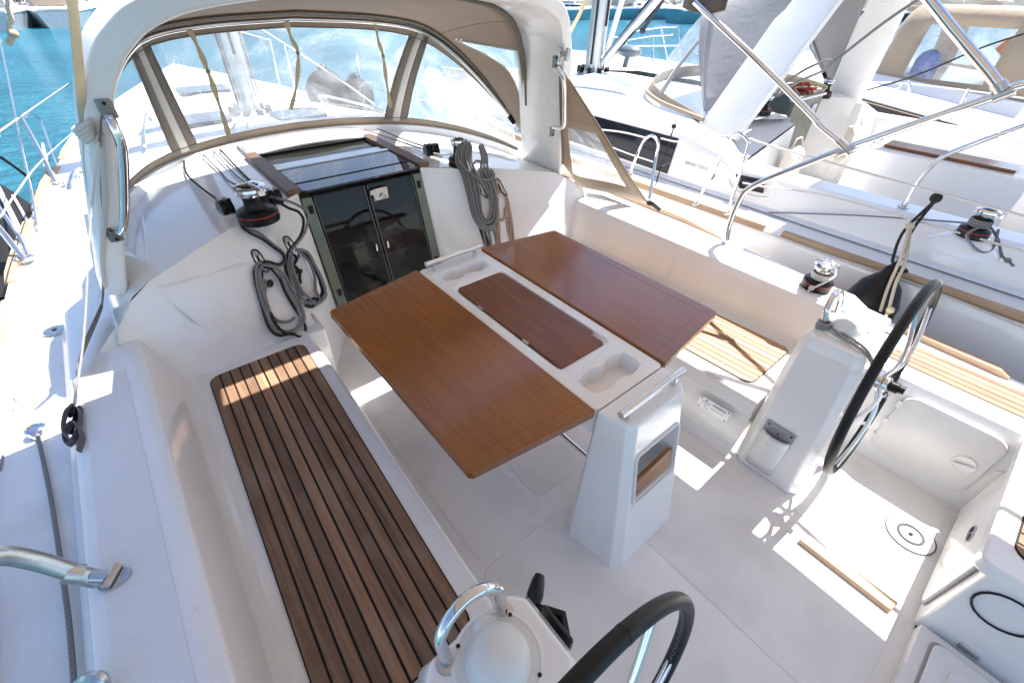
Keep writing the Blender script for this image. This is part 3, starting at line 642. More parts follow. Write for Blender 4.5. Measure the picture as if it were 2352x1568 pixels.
# ================================================================== cockpit table
T = thing('cockpit_table', (0, 1.1, 0), 'varnished drop leaf cockpit table with white centre console', 'table')
def wavy(x0, x1, y0, y1, n=36):
    out = []
    for i in range(n): t = i/n; out.append((lerp(x0, x1, t), y0+.008*math.cos(t*math.pi*4)-.004))
    for i in range(n//3): t = i/(n//3); out.append((x1+.006*math.sin(math.pi*t), lerp(y0, y1, t)))
    for i in range(n): t = i/n; out.append((lerp(x1, x0, t), y1-.008*math.cos(t*math.pi*4)+.004))
    for i in range(n//3): t = i/(n//3); out.append((x0-.006*math.sin(math.pi*t), lerp(y1, y0, t)))
    return out
ZT = .722
cupA = wavy(-.128, .128, .63, .725); cupB = wavy(-.128, .128, 1.575, 1.655); lidh = rrect(-.143, .143, .79, 1.51, .025)
b = MB(); outer = rrect(-.186, .186, .578, 1.742, .02)
b.holed([(x, y, ZT) for x, y in outer], [[(x, y, ZT) for x, y in h] for h in (cupA, cupB, lidh)])
b.rings([[V(x, y, ZT) for x, y in outer], [V(x*1.015, y, ZT-.012) for x, y in outer], [V(x, y, ZT-.12) for x, y in outer], [V(x*.5, lerp(y, 1.16, .1), ZT-.15) for x, y in outer]], cap=False)
for h, d in ((cupA, .07), (cupB, .07), (lidh, .016)):
    cx = sum(p[0] for p in h)/len(h); cy = sum(p[1] for p in h)/len(h)
    b.rings([[V(x, y, ZT) for x, y in h], [V(lerp(x, cx, .015), lerp(y, cy, .03), ZT-.006) for x, y in h], [V(lerp(x, cx, .05), lerp(y, cy, .12), ZT-d) for x, y in h]], cap=False)
    b.poly([V(lerp(x, cx, .05), lerp(y, cy, .12), ZT-d) for x, y in h])
con = b.build('console', GEL, T, angle=30)
b = MB(); b.lathe([(0, .001), (.008, .001), (.009, .003), (.010, 0)], (.0, 1.612, ZT-.07), n=12); b.build('cup_drain', STL, con)
# lid with notch
b = MB(); b.prism([(x, y, ZT-.012) for x, y in [(-.128, .805), (-.105, .803), (.105, .803), (.115, .815), (.115, .872), (.122, .882), (.134, .885), (.134, 1.48), (.118, 1.497), (-.115, 1.497), (-.128, 1.482)]], (0, 0, .012))
b.build('console_lid', VARND, T, bevel=.003)
b = MB()
for y in (1.0, 1.3): b.tube([V(-.134, y-.017, ZT+.0), V(-.134, y+.017, ZT+.0)], .005, 8)
b.build('lid_hinge', STL, T)
# leaves
for s in (-1, 1):
    pts = [(s*.193, .580), (s*.200, .574), (s*.652, .632), (s*.664, .645), (s*.664, 1.655), (s*.652, 1.668), (s*.200, 1.744), (s*.193, 1.738)]
    b = MB(); b.prism([(x, y, .700) for x, y in pts], (0, 0, .032))
    lf = b.build('table_leaf', VARN if s < 0 else wood('varnished_leaf_worn', (.125, .036, .006), (.37, .125, .022), .28, .55, gs=(85, 3.5, 85), bump=.05, lo=.22, hi=1.15, vlo=.55), T, bevel=.009, seg=3)
    # mitred border boards: thin inlay slightly proud
    b = MB()
    for (a, c, d, e) in (((.205, .585), (.65, .642), (.60, .685), (.205, .632)), ((.65, .642), (.655, .655), (.655, 1.645), (.605, 1.60)), ((.205, 1.735), (.65, 1.66), (.60, 1.612), (.205, 1.688))):
        q = [(a), (c), (d), (e)]
        for (p0, p1) in ((d, e),) if a[0] < .3 else ((d, e),):
            pass
    for (p0, p1) in (((.205, .632), (.608, .684)), ((.608, .684), (.608, 1.616)), ((.608, 1.616), (.205, 1.688)), ((.608, .684), (.655, .645)), ((.608, 1.616), (.655, 1.657))):
        P0 = V(s*p0[0], p0[1], .7321); P1 = V(s*p1[0], p1[1], .7321); d = (P1-P0).normalized(); n = V(-d.y, d.x, 0)*.0003
        b.prism([P0-n, P1-n, P1+n, P0+n], (0, 0, .0004))
    b.build('leaf_joint_line', simple('joint_line_'+('p' if s < 0 else 's'), (.20, .06, .008), .4), lf)
# aft pedestal with fiddle pocket
def pedring(t, o=0):   # t 0 bottom .. 1 top
    bot = [(-.205, .590), (-.235, .55), (-.205, .350), (-.165, .322), (.165, .322), (.205, .350), (.235, .55), (.205, .590)]
    tp = [(-.186, .575), (-.186, .565), (-.160, .475), (-.130, .450), (.130, .450), (.160, .475), (.186, .565), (.186, .575)]
    return [V(lerp(a[0], c[0], t), lerp(a[1], c[1], t), lerp(0, .722, t)) for a, c in zip(bot, tp)]
b = MB()
r0, r1, r2 = pedring(0), pedring(.985), pedring(.995)
for i in range(8):
    j = (i+1) % 8
    if i == 3: continue
    b.quad(r0[i], r0[j], r1[j], r1[i])
tp = [lerp(p, V(0, .53, .722), .03)+V(0, 0, .0) for p in pedring(1)]
for i in range(8): j = (i+1) % 8; b.quad(r1[i], r1[j], tp[j], tp[i])
b.poly(tp)
def pf(x, z, o=0): # point on the sloping aft face
    return V(x, lerp(.322, .450, z/.722)+o, z)
hole = [(p[0], p[1]) for p in rrect(-.118, .118, .345, .575, .018)]
b.holed([r0[3], r0[4], r1[4], r1[3]], [[pf(x, z) for x, z in hole]])
b.rings([[pf(x, z) for x, z in hole], [pf(x, z, .10) for x, z in hole]], cap=False); b.poly([pf(x, z, .10) for x, z in hole])
ped = b.build('pedestal', GEL, T, angle=35, bevel=.006, seg=3)
b = MB(); b.tube([pf(x, z, -.002) for x, z in rrect(-.126, .126, .337, .583, .022)], .007, 8, closed=True, flat=(1, 1)); b.build('pocket_frame', WPL, ped)
b = MB(); b.prism([pf(-.116, .365, .002), pf(.116, .365, .002), pf(.116, .45, .002), pf(.10, .46, .002), pf(-.116, .44, .002)], (0, .018, 0)); b.build('pocket_fiddle', wood('fiddle_teak', (.16, .055, .014), (.36, .15, .045), .35, .4, gs=(3.2, 60, 60), bump=.05), ped, bevel=.004)
# handles across both ends
for (y, z, xa, xb, par) in ((.492, .770, -.178, .168, T), (1.700, .770, -.165, .160, T)):
    b = MB(); b.tube([V(xa, y, z), V(xb, y, z)], .013, 16)
    h = b.build('grab_bar', CHR, T)
    b = MB()
    for x in (lerp(xa, xb, .12), lerp(xa, xb, .88)): b.lathe([(.010, 0), (.010, .05)], (x, y, z-.055), n=12)
    b.build('bar_post', CHR, h)
b = MB(); b.tube([V(-.15, .60, .42), V(-.15, 1.62, .42)], .009, 8); b.build('leaf_stay', CHR, T)
b = MB(); b.rings([[V(x, 1.70, 0), V(x, 1.52, 0)] [::1] + [V(x, 1.52, .6), V(x, 1.70, .6)] for x in (-.08, .08)]); b.build('forward_leg', GELS, T, bevel=.01)

# ================================================================== helm pedestals, compasses, wheels
def helm(s, label):
    H = thing('helm_pedestal', (s*.89, .19, 0), label, 'helm pedestal', 'helm pedestals at the two wheels')
    xi = .71 if s > 0 else .735
    def ring(t):
        z = lerp(0, .75, t); ya = lerp(.015, .085, t); yf = lerp(.325, .325, t); x0 = lerp(.705, xi+.01, t); x1 = lerp(1.03, 1.045, t); c = .035
        return [V(s*(x0+c), ya, z), V(s*x0, ya+c, z), V(s*x0, yf-c, z), V(s*(x0+c), yf, z), V(s*(x1-c), yf, z), V(s*x1, yf-c, z), V(s*x1, ya+c, z), V(s*(x1-c), ya, z)]
    b = MB(); c0 = V(s*.88, .21, .79)
    top = ring(.96); t2 = [lerp(p, V(s*.88, .21, 0), .16) for p in ring(1)]
    for p in t2: p.z = .775
    b.rings([ring(0), ring(.05), ring(.96), t2]); body = b.build('pedestal_body', GEL, H, bevel=.008, seg=3, angle=40)
    # arm that joins the pedestal to the coaming
    b = MB(); b.rings([[V(s*x, ya, z0), V(s*x, yf, z0), V(s*x, yf, z1), V(s*lerp(x, x-.0, 0), (ya+yf)/2, z1+.006), V(s*x, ya, z1)] for x, ya, yf, z0, z1 in ((1.02, .12, .30, .45, .745), (1.20, .13, .31, .45, .72), (1.34, .13, .33, .45, .655), (1.45, .14, .34, .45, .625))]); b.build('pedestal_arm', GEL, H, bevel=.012, seg=3)
    # compass
    cx, cy = s*.885, .222
    b = MB(); b.lathe([(.092, 0), (.094, .006), (.086, .010), (.084, .008)], (cx, cy, .773), n=36)
    cp = b.build('compass_flange', WPL, H)
    b = MB(); b.lathe([(.066, 0), (.065, .014), (.060, .034), (.048, .050), (.030, .061), (.012, .066), (.001, .0665)], (cx, cy, .778), n=36); b.ball((cx+.012, cy+.055, .795), .028, 8, (1, 1, .8)); b.build('compass_cover', WPL, cp, angle=60)
    b = MB()
    for k in range(4): a = k*math.pi/2+.6; b.ball((cx+.085*math.cos(a), cy+.085*math.sin(a), .7835), .0045, 5, (1, 1, .5))
    b.build('flange_screw', BLK, cp)
    # grab hoop
    x0, x1, y = s*.965, s*.822, .285
    b = MB(); b.tube(spl([(x0, y, .765), (x0, y+.006, .82), (x0-s*.002, y+.016, .862), (x0-s*.03, y+.024, .893), ((x0+x1)/2, y+.028, .905), (x1+s*.03, y+.024, .893), (x1+s*.002, y+.016, .862), (x1, y+.006, .82), (x1, y, .765)], 7), .0125, 14)
    hh = b.build('grab_hoop', CHR, H)
    b = MB()
    for x in (x0, x1): b.lathe([(.024, 0), (.022, .006), (.015, .008)], (x, y, .772), n=18)
    b.build('hoop_collar', STL, hh)
    # wheel shaft
    b = MB(); b.tube([V(s*.885, .10, .66), V(s*.885, .03, .64)], .02, 12); b.build('wheel_shaft', STL, H)
    return H
hs = helm(1, 'starboard white helm pedestal behind the side bench with pocket and zebra cord')
hp = helm(-1, 'near white helm pedestal at the bottom edge with black throttle lever')
# cup pocket on the inner face of the starboard pedestal
def sp(y, z, o=0): return V(.706+.012*(z/.75)-o, y, z)
b = MB(); cyl = []
rs = []
for z, r_ in ((.03, .006), (.10, .020), (.26, .032), (.275, .034)):
    rs.append([sp(.205+.062*math.cos(a), z, max(0, 1.2*r_*math.sin(a))) for a in [math.pi*i/10 for i in range(11)]])
b.rings(rs, closed=False, cap=False); b.rings([[p+V(.004, 0, 0) for p in rs[3]], [p+V(.004, 0, -.05) for p in rs[3]]], closed=False, cap=False)
cpk = b.build('cup_pocket', WPL, hs, solid=.004, angle=60)
b = MB(); b.prism([sp(.140, .245, .003), sp(.270, .245, .003), sp(.270, .325, .003), sp(.140, .325, .003)], (-.005, 0, 0)); b.build('pocket_back', GRYP, cpk, bevel=.002)
b = MB()
for y, z in ((.155, .310), (.255, .310), (.205, .285)): b.ball(sp(y, z, .009), .005, 5, (.5, 1, 1))
b.build('pocket_screw', BLK, cpk)
# throttle on the port pedestal
b = MB(); c = V(-.70, .20, .55)
b.rings([[V(-.725, .21+ya, z) for ya, z in ((-.05, .45), (-.05, .70), (.05, .70), (.05, .45))], [V(-.712, .21+ya, z) for ya, z in ((-.045, .46), (-.045, .69), (.045, .69), (.045, .46))]])
th = b.build('throttle_base', BLK, hp, bevel=.006)
pA = V(-.672, .235, .60); pB = aty(1222, 1395, .30); pC = aty(1236, 1335, .335)
b = MB(); b.tube([V(-.688, .20, .56), pA, lerp(pA, pB, .5), pB, lerp(pB, pC, .4)], .011, 10, flat=(1, 1.3)); b.tube([lerp(pB, pC, .1), lerp(pB, pC, .45), pC, pC+(pC-pB)*.25], .026, 12, flat=(1.2, .75), taper=lambda t: .7+.45*math.sin(math.pi*min(1, t+.15))); b.build('throttle_lever', BLK, hp, bevel=.0)
b = MB(); b.ball(lerp(pA, pB, .45)+V(.010, 0, 0), .006, 6); b.build('throttle_button', RED, hp)
# wheels
def wheel(s, label):
    Rr, cx, cy, cz, tl = .4057, s*.885, .0206, .6368, .1342
    Wt = thing('steering_wheel', (cx, cy, cz), label, 'steering wheel', 'the two steering wheels')
    A = V(1, 0, 0); B = V(0, math.sin(tl), math.cos(tl)); N = V(0, -math.cos(tl), math.sin(tl)); C = V(cx, cy, cz)
    def P(r, a, o=0): return C + (A*math.cos(a)+B*math.sin(a))*r + N*o
    b = MB(); k = 96; b.tube([P(Rr, 2*math.pi*i/k) for i in range(k)], .0165, 14, closed=True)
    rim = b.build('wheel_rim', BLKM, Wt, angle=60)
    b = MB()
    for i in range(k*2):   # inner stitching
        a = 2*math.pi*i/(k*2); p = P(Rr-.0158, a, -.003 if i % 2 else .003); q = P(Rr-.0158, a+.012, .003 if i % 2 else -.003); b.tube([p, q], .0012, 4)
    b.build('rim_stitching', GRYP, rim)
    for a0, a1 in ((1.2, 1.23), (-1.1, -1.05)): b = MB(); b.tube([P(Rr, lerp(a0, a1, t/3)) for t in range(4)], .0172, 12); b.build('rim_band', BLK if s < 0 else GELS, rim)
    for j in range(5):
        a = 2*math.pi*j/5+(.55 if s > 0 else .95)
        b = MB(); b.tube(spl([P(.03, a, .0), P(.12, a, .025), P(.25, a, .022), P(Rr-.01, a, 0)], 5), .0085, 10); b.build('spoke', CHR, Wt)
    b = MB(); b.lathe([(.020, -.03), (.034, -.02), (.038, 0), (.034, .02), (.020, .03)], C+N*.0, N, 20); hb = b.build('wheel_hub', CHR, Wt)
    b = MB(); b.lathe([(.022, .03), (.022, .055), (.016, .058), (.016, .075), (.0, .075)], C, N, 16); b.build('hub_knob', BLK, hb)
    return Wt
wheel(1, 'black steering wheel seen edge on beside the far helm pedestal')
wheel(-1, 'black steering wheel rim cut off by the bottom edge of the photo')
# zebra cord tied round the starboard hoop
b = MB(); h0 = V(.822, .285, .785)
for k in range(4): b.tube([h0+V(.021*math.cos(a), .021*math.sin(a), k*.008) for a in [i*.5236 for i in range(12)]], .0042, 6, closed=True)
b.tube(spl([h0+V(.02, -.01, .01), atz(1935, 775, .79), atz(1975, 800, .785), atz(1998, 825, .77), atz(2002, 845, .74), atz(1996, 872, .72), atz(1975, 898, .71)], 8), .0048, 8)
b.tube(spl([h0+V(.02, -.005, .015), atz(1940, 768, .795), atz(1985, 798, .79), atz(2004, 830, .775), atz(2005, 852, .75)], 8), .0045, 8)
tag(b.build('tied_cord', RBW, None), 'black and white zebra cord knotted round the far helm hoop', 'cord')

# ================================================================== winches
def winch(name, loc, label, rad=.062, hgt=.155, mats=(BLK, BLK), handle=True, rot=0, grp=None, red=True):
    Wn = thing('winch', loc, label, 'winch', grp); x, y, z = loc; o = V(*loc); k = rad/.062; hk = hgt/.155
    b = MB(); b.lathe([(.070*k, 0), (.072*k, .012*hk), (.070*k, .045*hk), (.062*k, .054*hk), (.045*k, .060*hk)], o, n=32); base = b.build('winch_base', mats[0], Wn)
    b = MB(); b.lathe([(.0712*k, .034*hk), (.0722*k, .036*hk), (.0712*k, .038*hk)], o, n=32)
    if red: b.build('base_ring', RED, base)
    b = MB(); b.lathe([(.046*k, .058*hk), (.036*k, .072*hk), (.034*k, .095*hk), (.038*k, .112*hk), (.048*k, .120*hk)], o, n=32); b.build('winch_drum', mats[1], Wn)
    b = MB(); b.lathe([(.048*k, .120*hk), (.050*k, .126*hk), (.045*k, .130*hk), (.052*k, .136*hk), (.056*k, .140*hk), (.054*k, .150*hk), (.040*k, .155*hk), (.014*k, .157*hk), (.012*k, .150*hk), (0, .150*hk)], o, n=32)
    tp = b.build('self_tailer', CHR, Wn)
    a = rot; d = V(math.cos(a), math.sin(a), 0)
    b = MB(); b.tube([o+d*.035*k+V(0, 0, .150*hk), o+d*.066*k+V(0, 0, .146*hk), o+d*.070*k+V(0, 0, .128*hk)], .012*k, 8, flat=(.7, 1)); b.build('line_stripper', CHR, Wn, bevel=.002)
    b = MB()
    for q in (0, 2.1, 4.2): e = V(math.cos(a+q), math.sin(a+q), 0); b.tube([o+e*.004*k+V(0, 0, .1605*hk), o+e*.030*k+V(0, 0, .1595*hk), o+e*.050*k+V(0, 0, .150*hk)], .0085*k, 8, flat=(.45, 1))
    b.build('winch_star', CHR, Wn)
    b = MB()
    b.lathe([(.036*k, .1535*hk), (.030*k, .158*hk), (.016*k, .1595*hk)], o, n=24); b.build('winch_cap', mats[1], Wn)
    return Wn
winch('w', (-.668, 2.49, .848), 'black winch with red ring and no line, left of the companionway', rad=.086, hgt=.178, rot=-1.2)
winch('w', (.66, 2.62, .85), 'black winch right of the companionway, hung with coiled grey rope', rad=.062, hgt=.175, rot=-.9)
wc = winch('w', (1.46, .50, .622), 'chrome topped sheet winch with white line on the far coaming', rad=.062, hgt=.15, mats=(BLK, STL), rot=-2.2)
b = MB(); o = V(1.46, .50, .622)
for k in range(3): b.tube([o+V((.041+.002*k)*math.cos(a), (.041+.002*k)*math.sin(a), .066+k*.0095) for a in [i*.349 for i in range(18)]], .0052, 8, closed=True)
b.tube(spl([o+V(.03, -.03, .09), o+V(.0, -.055, .10), o+V(-.05, -.05, .085), o+V(-.075, -.02, .045), o+V(-.078, -.005, .03)], 6), .0052, 8)
b.ball(o+V(-.08, -.003, .028), .014, 6); b.tube([o+V(-.08, -.0, .028), o+V(-.088, .003, .0)], .006, 6)
tag(b.build('winch_line', RWH, None), 'short white line wrapped and knotted on the far coaming winch', 'rope')
# ================================================================== rope clutches
def clutch(c, yaw, n, label):
    K = thing('rope_clutch', c, label, 'rope clutch', 'black rope clutches on the coachroof'); M = Matrix.Rotation(yaw, 3, 'Z')
    for i in range(n):
        off = V((i-(n-1)/2)*.034, 0, 0)
        b = MB(); pr = [(-.06, 0), (-.06, .035), (-.045, .060), (-.02, .066), (.02, .052), (.045, .034), (.055, .03), (.055, 0)]
        b.prism([M @ (V(-.0135, y, z)+off)+V(*c) for y, z in pr], M @ V(.027, 0, 0)); bd = b.build('clutch_body', BLK, K, bevel=.004)
        b = MB(); b.rings([[M @ (V(x, y, z)+off)+V(*c) for x, y, z in ((-.009, -.062+q*.1, .066-q*.02), (.009, -.062+q*.1, .066-q*.02), (.009, -.058+q*.1, .080-q*.02), (-.009, -.058+q*.1, .080-q*.02))] for q in (0, .5, 1)]); b.build('clutch_lever', BLK, bd, bevel=.003)
    b = MB(); b.box(V(*c)+V(0, 0, -.004), (.034*n+.02, .15, .01), M); b.build('clutch_base', GEL, K, bevel=.003)
    return K
clutch((-.775, 2.70, .853), .10, 2, 'black double rope clutch left of the near roof winch')
clutch((-.55, 2.66, .865), -.05, 3, 'black triple rope clutch between the roof winch and the hatch')
clutch((.63, 2.93, .862), -.25, 3, 'black triple rope clutch ahead of the rope hung winch')
# control lines running forward on the roof
def line(name, pts, r, m, label, grp=None, k=8): 
    b = MB(); b.tube(spl(pts, k), r, 8); return tag(b.build(name, m, None), label, 'rope', grp)
line('control_line', [(-.775, 2.78, .872), (-.81, 3.1, .866), (-.83, 3.4, .868), (-.79, 3.72, .875)], .006, RBK, 'black flecked control line left of the others on the roof', None)
line('control_line', [(-.60, 2.86, .876), (-.66, 3.1, .872), (-.66, 3.35, .870), (-.67, 3.78, .88)], .0055, RG, 'grey control line second from the left on the roof')
line('control_line', [(-.575, 2.86, .878), (-.60, 3.2, .872), (-.60, 3.80, .885)], .005, RGL, 'pale grey control line third from the left on the roof')
line('control_line', [(-.555, 2.86, .878), (-.56, 3.2, .872), (-.555, 3.82, .885)], .006, RBK, 'black control line nearest the left teak runner')
line('control_line', [(.60, 3.02, .880), (.57, 3.3, .875), (.50, 3.74, .88)], .006, RRD, 'red flecked control line nearest the far teak runner')
line('control_line', [(.65, 3.02, .880), (.63, 3.3, .873), (.60, 3.72, .878)], .006, RGL, 'pale control line right of the red flecked one')
line('control_line', [(.61, 2.86, .882), (.63, 2.75, .895), (.65, 2.68, .92)], .006, RWH, 'short white line from the far clutch to its winch')
# ================================================================== rope hooks and coils on the bulkheads
def hook(p, nrm, label):
    K = thing('rope_hook', p, label, 'rope hook', 'black elastic rope hooks on the bulkhead'); p = V(*p); n = V(*nrm).normalized()
    b = MB(); b.lathe([(.017, 0), (.018, .008), (.012, .014), (0, .014)], p, n, 16); b.build('hook_button', GRYP, K)
    sx = V(1, 0, 0); uz = (V(0, 0, 1)-n*n.z).normalized()
    b = MB(); b.tube(spl([p+n*.012+sx*.017+uz*.006, p+n*.012+uz*.020, p+n*.012-sx*.017+uz*.006, p+n*.02-sx*.021-uz*.05, p+n*.04-sx*.01-uz*.098, p+n*.055-uz*.108, p+n*.04+sx*.01-uz*.098, p+n*.02+sx*.021-uz*.05], 5, True), .0035, 7, closed=True)
    b.tube([p+n*.008-uz*.01, p+n*.01-uz*.06], .006, 6); b.build('elastic_loop', BLK, K)
    return K
def coil(top, bot, wid, n, r, nrm, seed, jit=.012, turns=10, squash=1.0, hang=None, vert=0):
    rnd = random.Random(seed); top = V(*top); bot = V(*bot); n_ = V(*nrm).normalized(); ax = (top-bot); L = ax.length; ax = ax.normalized(); sd = ax.cross(n_).normalized()
    paths = []; pts = []
    for k in range(n):
        ww = wid*(.55+.5*k/max(1, n-1))+rnd.uniform(-jit, jit)*.5; lo = rnd.uniform(-.03, .03)+(-.02*k if n > 3 else 0); off = r*(1+1.2*rnd.random()) + (k % 3)*r*1.3; sk = rnd.uniform(-jit, jit)
        for i in range(turns):
            a = 2*math.pi*i/turns + math.pi/2
            v = math.sin(a); hx = math.cos(a)
            wsh = ww*(1-.30*max(0, v))*(1 if abs(v) < .8 else .95)
            p = lerp(bot, top, .5+.5*v*(1 if v > 0 else 1+lo/L*2)) + sd*(hx*wsh/2+sk) + n_*(off+.010*abs(hx)+.008*max(0, v))
            pts.append(p)
    return pts
bn = V(.10, -.84, .53).normalized()   # outward normal of the port bulkhead face
LOWT = [(.63, 2.20), (.80, 2.14), (1.0, 2.11), (1.2, 2.09), (1.30, 2.08), (1.38, 2.065), (1.46, 2.05)]
def face_y(x, z):
    x = max(.63, abs(x)); zt = top_z(x, 2.5); return lerp(aft_edge(x), interp(LOWT, x), (zt-z)/(zt-ZS))
def bulk(x, y_img, s=-1): # where a sight line meets the twisted bulkhead face
    d = ray(x, y_img); lo, hi = 1.2/d.y, 3.2/d.y
    for _ in range(40):
        m_ = (lo+hi)/2; p = CAM+d*m_
        if p.y > face_y(p.x, p.z): hi = m_
        else: lo = m_
    return CAM+d*lo
PO = [(352, 662), (400, 702), (460, 750), (510, 790), (524, 797), (570, 780), (615, 764), (680, 735), (735, 708), (742, 696), (720, 645), (700, 592), (690, 584), (630, 585), (565, 600), (480, 625), (420, 645), (365, 655)]
b = MB(); cx_, cy_ = 560, 680; rs = []
for sc__, of_ in ((1.0, .0003), (.93, .006), (.8, .0065), (.5, .0065), (.2, .0065), (.01, .0065)): rs.append([bulk(lerp(cx_, x, sc__), lerp(cy_, y, sc__))+bn*of_ for x, y in PO])
b.rings(rs, cap=False); b.build('bulkhead_panel', GEL, Y0, angle=50)
b = MB(); b.tube([atz(322, 440, .806), atz(335, 560, .806), atz(348, 640, .80)], .010, 8); b.build('roof_rib', GEL, Y0)
hk1 = bulk(586, 583); hk2 = bulk(658, 552)
hook(hk1, bn, 'left rope hook holding the longer grey and black coil')
hook(hk2, bn, 'rope hook nearest the companionway door')
def coil_px(name, pts2d_list, off, r, m, label, cat='rope', grp=None, s=-1, extra=None):
    b = MB()
    for i, (pts, rr, o) in enumerate(pts2d_list):
        P = [bulk(x, y, s)+bn*o for x, y in pts]
        b.tube(spl(P, 6), rr, 8)
    return b
def P3(x, y, ox, oy, k): return ((ox+x/k)/1.0884, (oy+y/k)/1.0884)
def C3(pts): return [P3(x, y, 600, 430, 3.563) for x, y in pts]
# grey part and black part of each of the two coiled lines (one thing each)
g1 = [C3([(205, 860), (165, 820), (130, 880), (145, 1020), (190, 1180), (240, 1340), (330, 1440), (430, 1440), (510, 1370), (520, 1290), (470, 1160), (400, 1040), (330, 900), (270, 860), (200, 850), (165, 890), (160, 960), (200, 1100), (260, 1260), (330, 1330), (420, 1335), (470, 1300)]),
      C3([(205, 1100), (210, 1040), (190, 1000), (165, 985), (175, 965), (215, 985)]), C3([(165, 870), (175, 1000), (215, 1130), (290, 1340), (380, 1420), (480, 1400), (550, 1330), (540, 1240), (480, 1120), (400, 960), (330, 880), (240, 850)])]
k1 = [C3([(150, 830), (120, 880), (130, 990), (180, 1180), (240, 1390), (330, 1460), (430, 1440), (520, 1470), (570, 1420), (560, 1350), (490, 1240), (400, 1090), (330, 960), (260, 880), (195, 860)]),
      C3([(185, 890), (190, 1000), (205, 1090), (250, 1230), (310, 1370), (390, 1440), (470, 1450)]), C3([(240, 985), (265, 975), (275, 1010), (245, 1020), (235, 995), (270, 1000)])]
l1g = C3([(0, 470), (60, 520), (160, 550), (270, 640), (360, 710), (395, 780), (360, 835), (270, 830), (180, 815), (140, 850)])
l1k = C3([(-5, 440), (10, 500), (80, 555), (190, 610), (300, 690), (370, 740), (378, 800), (330, 830), (230, 805), (150, 830)])
T1 = thing('coiled_rope', hk1, 'grey and black coil hanging from the left hook beside the bench', 'rope coil', 'rope coils hung on the port bulkhead')
b = MB()
for i, p in enumerate(g1): b.tube(spl([bulk(x, y)+bn*(.030+.010*((j//5) % 3)) for j, (x, y) in enumerate(p)], 6), .0085 if i != 1 else .010, 8)
b.tube(spl([bulk(x, y)+bn*.022 for x, y in l1g], 6), .0075, 8); b.build('grey_line', RGL, T1)
b = MB()
for i, p in enumerate(k1): b.tube(spl([bulk(x, y)+bn*(.028+.024*((j//4) % 2)) for j, (x, y) in enumerate(p)], 6), .0070, 8)
b.tube(spl([bulk(x, y)+bn*.030 for x, y in l1k], 6), .0065, 8); b.build('black_line', RBK, T1)
g2 = [C3([(460, 720), (430, 780), (430, 870), (470, 960), (500, 1050), (530, 1130), (600, 1170), (680, 1175), (740, 1120), (740, 1050), (700, 950), (640, 830), (590, 740), (530, 710), (470, 715)]),
      C3([(520, 715), (600, 800), (650, 930), (660, 1060), (700, 1140), (660, 1180), (590, 1120), (530, 1060), (490, 960), (450, 850), (450, 760)]), C3([(490, 1130), (520, 1090), (545, 1080), (525, 1120), (500, 1140), (530, 1180)])]
k2 = [C3([(430, 700), (405, 770), (400, 860), (430, 960), (470, 1080), (520, 1130)]), C3([(510, 690), (590, 740), (650, 840), (700, 960), (720, 1060), (690, 1130), (640, 1130), (580, 1150)]), C3([(575, 1190), (640, 1200), (700, 1140), (730, 1080), (700, 990)]),
      C3([(475, 740), (500, 780), (475, 830), (510, 870), (490, 905), (535, 880), (520, 920), (528, 1000)])]
T2 = thing('coiled_rope', hk2, 'black and grey coil hanging from the hook nearest the companionway', 'rope coil', 'rope coils hung on the port bulkhead')
b = MB()
for p in g2: b.tube(spl([bulk(x, y)+bn*(.030+.010*((j//5) % 3)) for j, (x, y) in enumerate(p)], 6), .0080, 8)
b.tube(spl([V(-.585, 2.70, .885)]+[bulk(x, y)+bn*.05 for x, y in C3([(300, 255), (430, 290), (530, 340), (585, 400)])]+[bulk(x, y)+bn*.03 for x, y in C3([(590, 460), (560, 560), (500, 640), (440, 710)])], 6), .0075, 8); b.build('grey_line', RG, T2)
b = MB()
for p in k2: b.tube(spl([bulk(x, y)+bn*(.016+.012*((j//4) % 2)) for j, (x, y) in enumerate(p)], 6), .0075, 8)
b.tube(spl([V(-.57, 2.70, .885)]+[bulk(x, y)+bn*.04 for x, y in C3([(330, 290), (420, 340), (500, 370), (545, 430)])]+[bulk(x, y)+bn*.03 for x, y in C3([(550, 500), (520, 590), (460, 670), (430, 700)])], 6), .0075, 8); b.build('black_line', RBK, T2)
# big grey coil on the starboard winch
def C4(pts): return [P3(x, y, 1000, 320, 4.9) for x, y in pts]
def sb(x, y, o=0): return bulk(x, y)+bn*o
b = MB(); rnd = random.Random(4)
top = [(680, 250), (870, 240)]
for k in range(9):
    f = k/8; j = lambda: rnd.uniform(-7, 7)
    L = [(690+6*k, 245+j()), (640+18*k, 300+j()), (660+20*k, 430+j()), (740+18*k, 620+j()), (800+15*k, 850+j()), (850+12*k, 1050+j()), (920+9*k, 1190-5*k), (1010+3*k, 1265-17*k), (1110-6*k, 1240-20*k), (1150-11*k, 1130-6*k), (1150-10*k, 900+j()), (1100-14*k, 700+j()), (1050-14*k, 550+j()), (985-8*k, 400+j()), (910-4*k, 270+j())]
    o = .030+.011*(k % 3)
    b.tube(spl([sb(*p, o+(.05 if i in (0, len(L)-1) else .035 if i in (1, len(L)-2) else 0)) for i, p in enumerate(C4(L))], 6), .0085, 8)
b.tube(spl([sb(*p, .065) for p in C4([(640, 420), (760, 560), (900, 655), (1020, 665), (1085, 620), (1040, 540)])], 6), .0085, 8)
b.tube(spl([sb(*p, .065) for p in C4([(835, 475), (870, 445), (930, 470), (920, 560)])], 6), .0085, 8)
for xx in (990, 1060, 1130): b.tube(spl([sb(*p, .02) for p in C4([(xx, 1240), (xx+20, 1330), (xx+40, 1460), (xx+30, 1560)])], 5), .0085, 8)
tag(b.build('coiled_rope', RG, None), 'thick grey rope coil draped over the winch right of the companionway', 'rope coil')
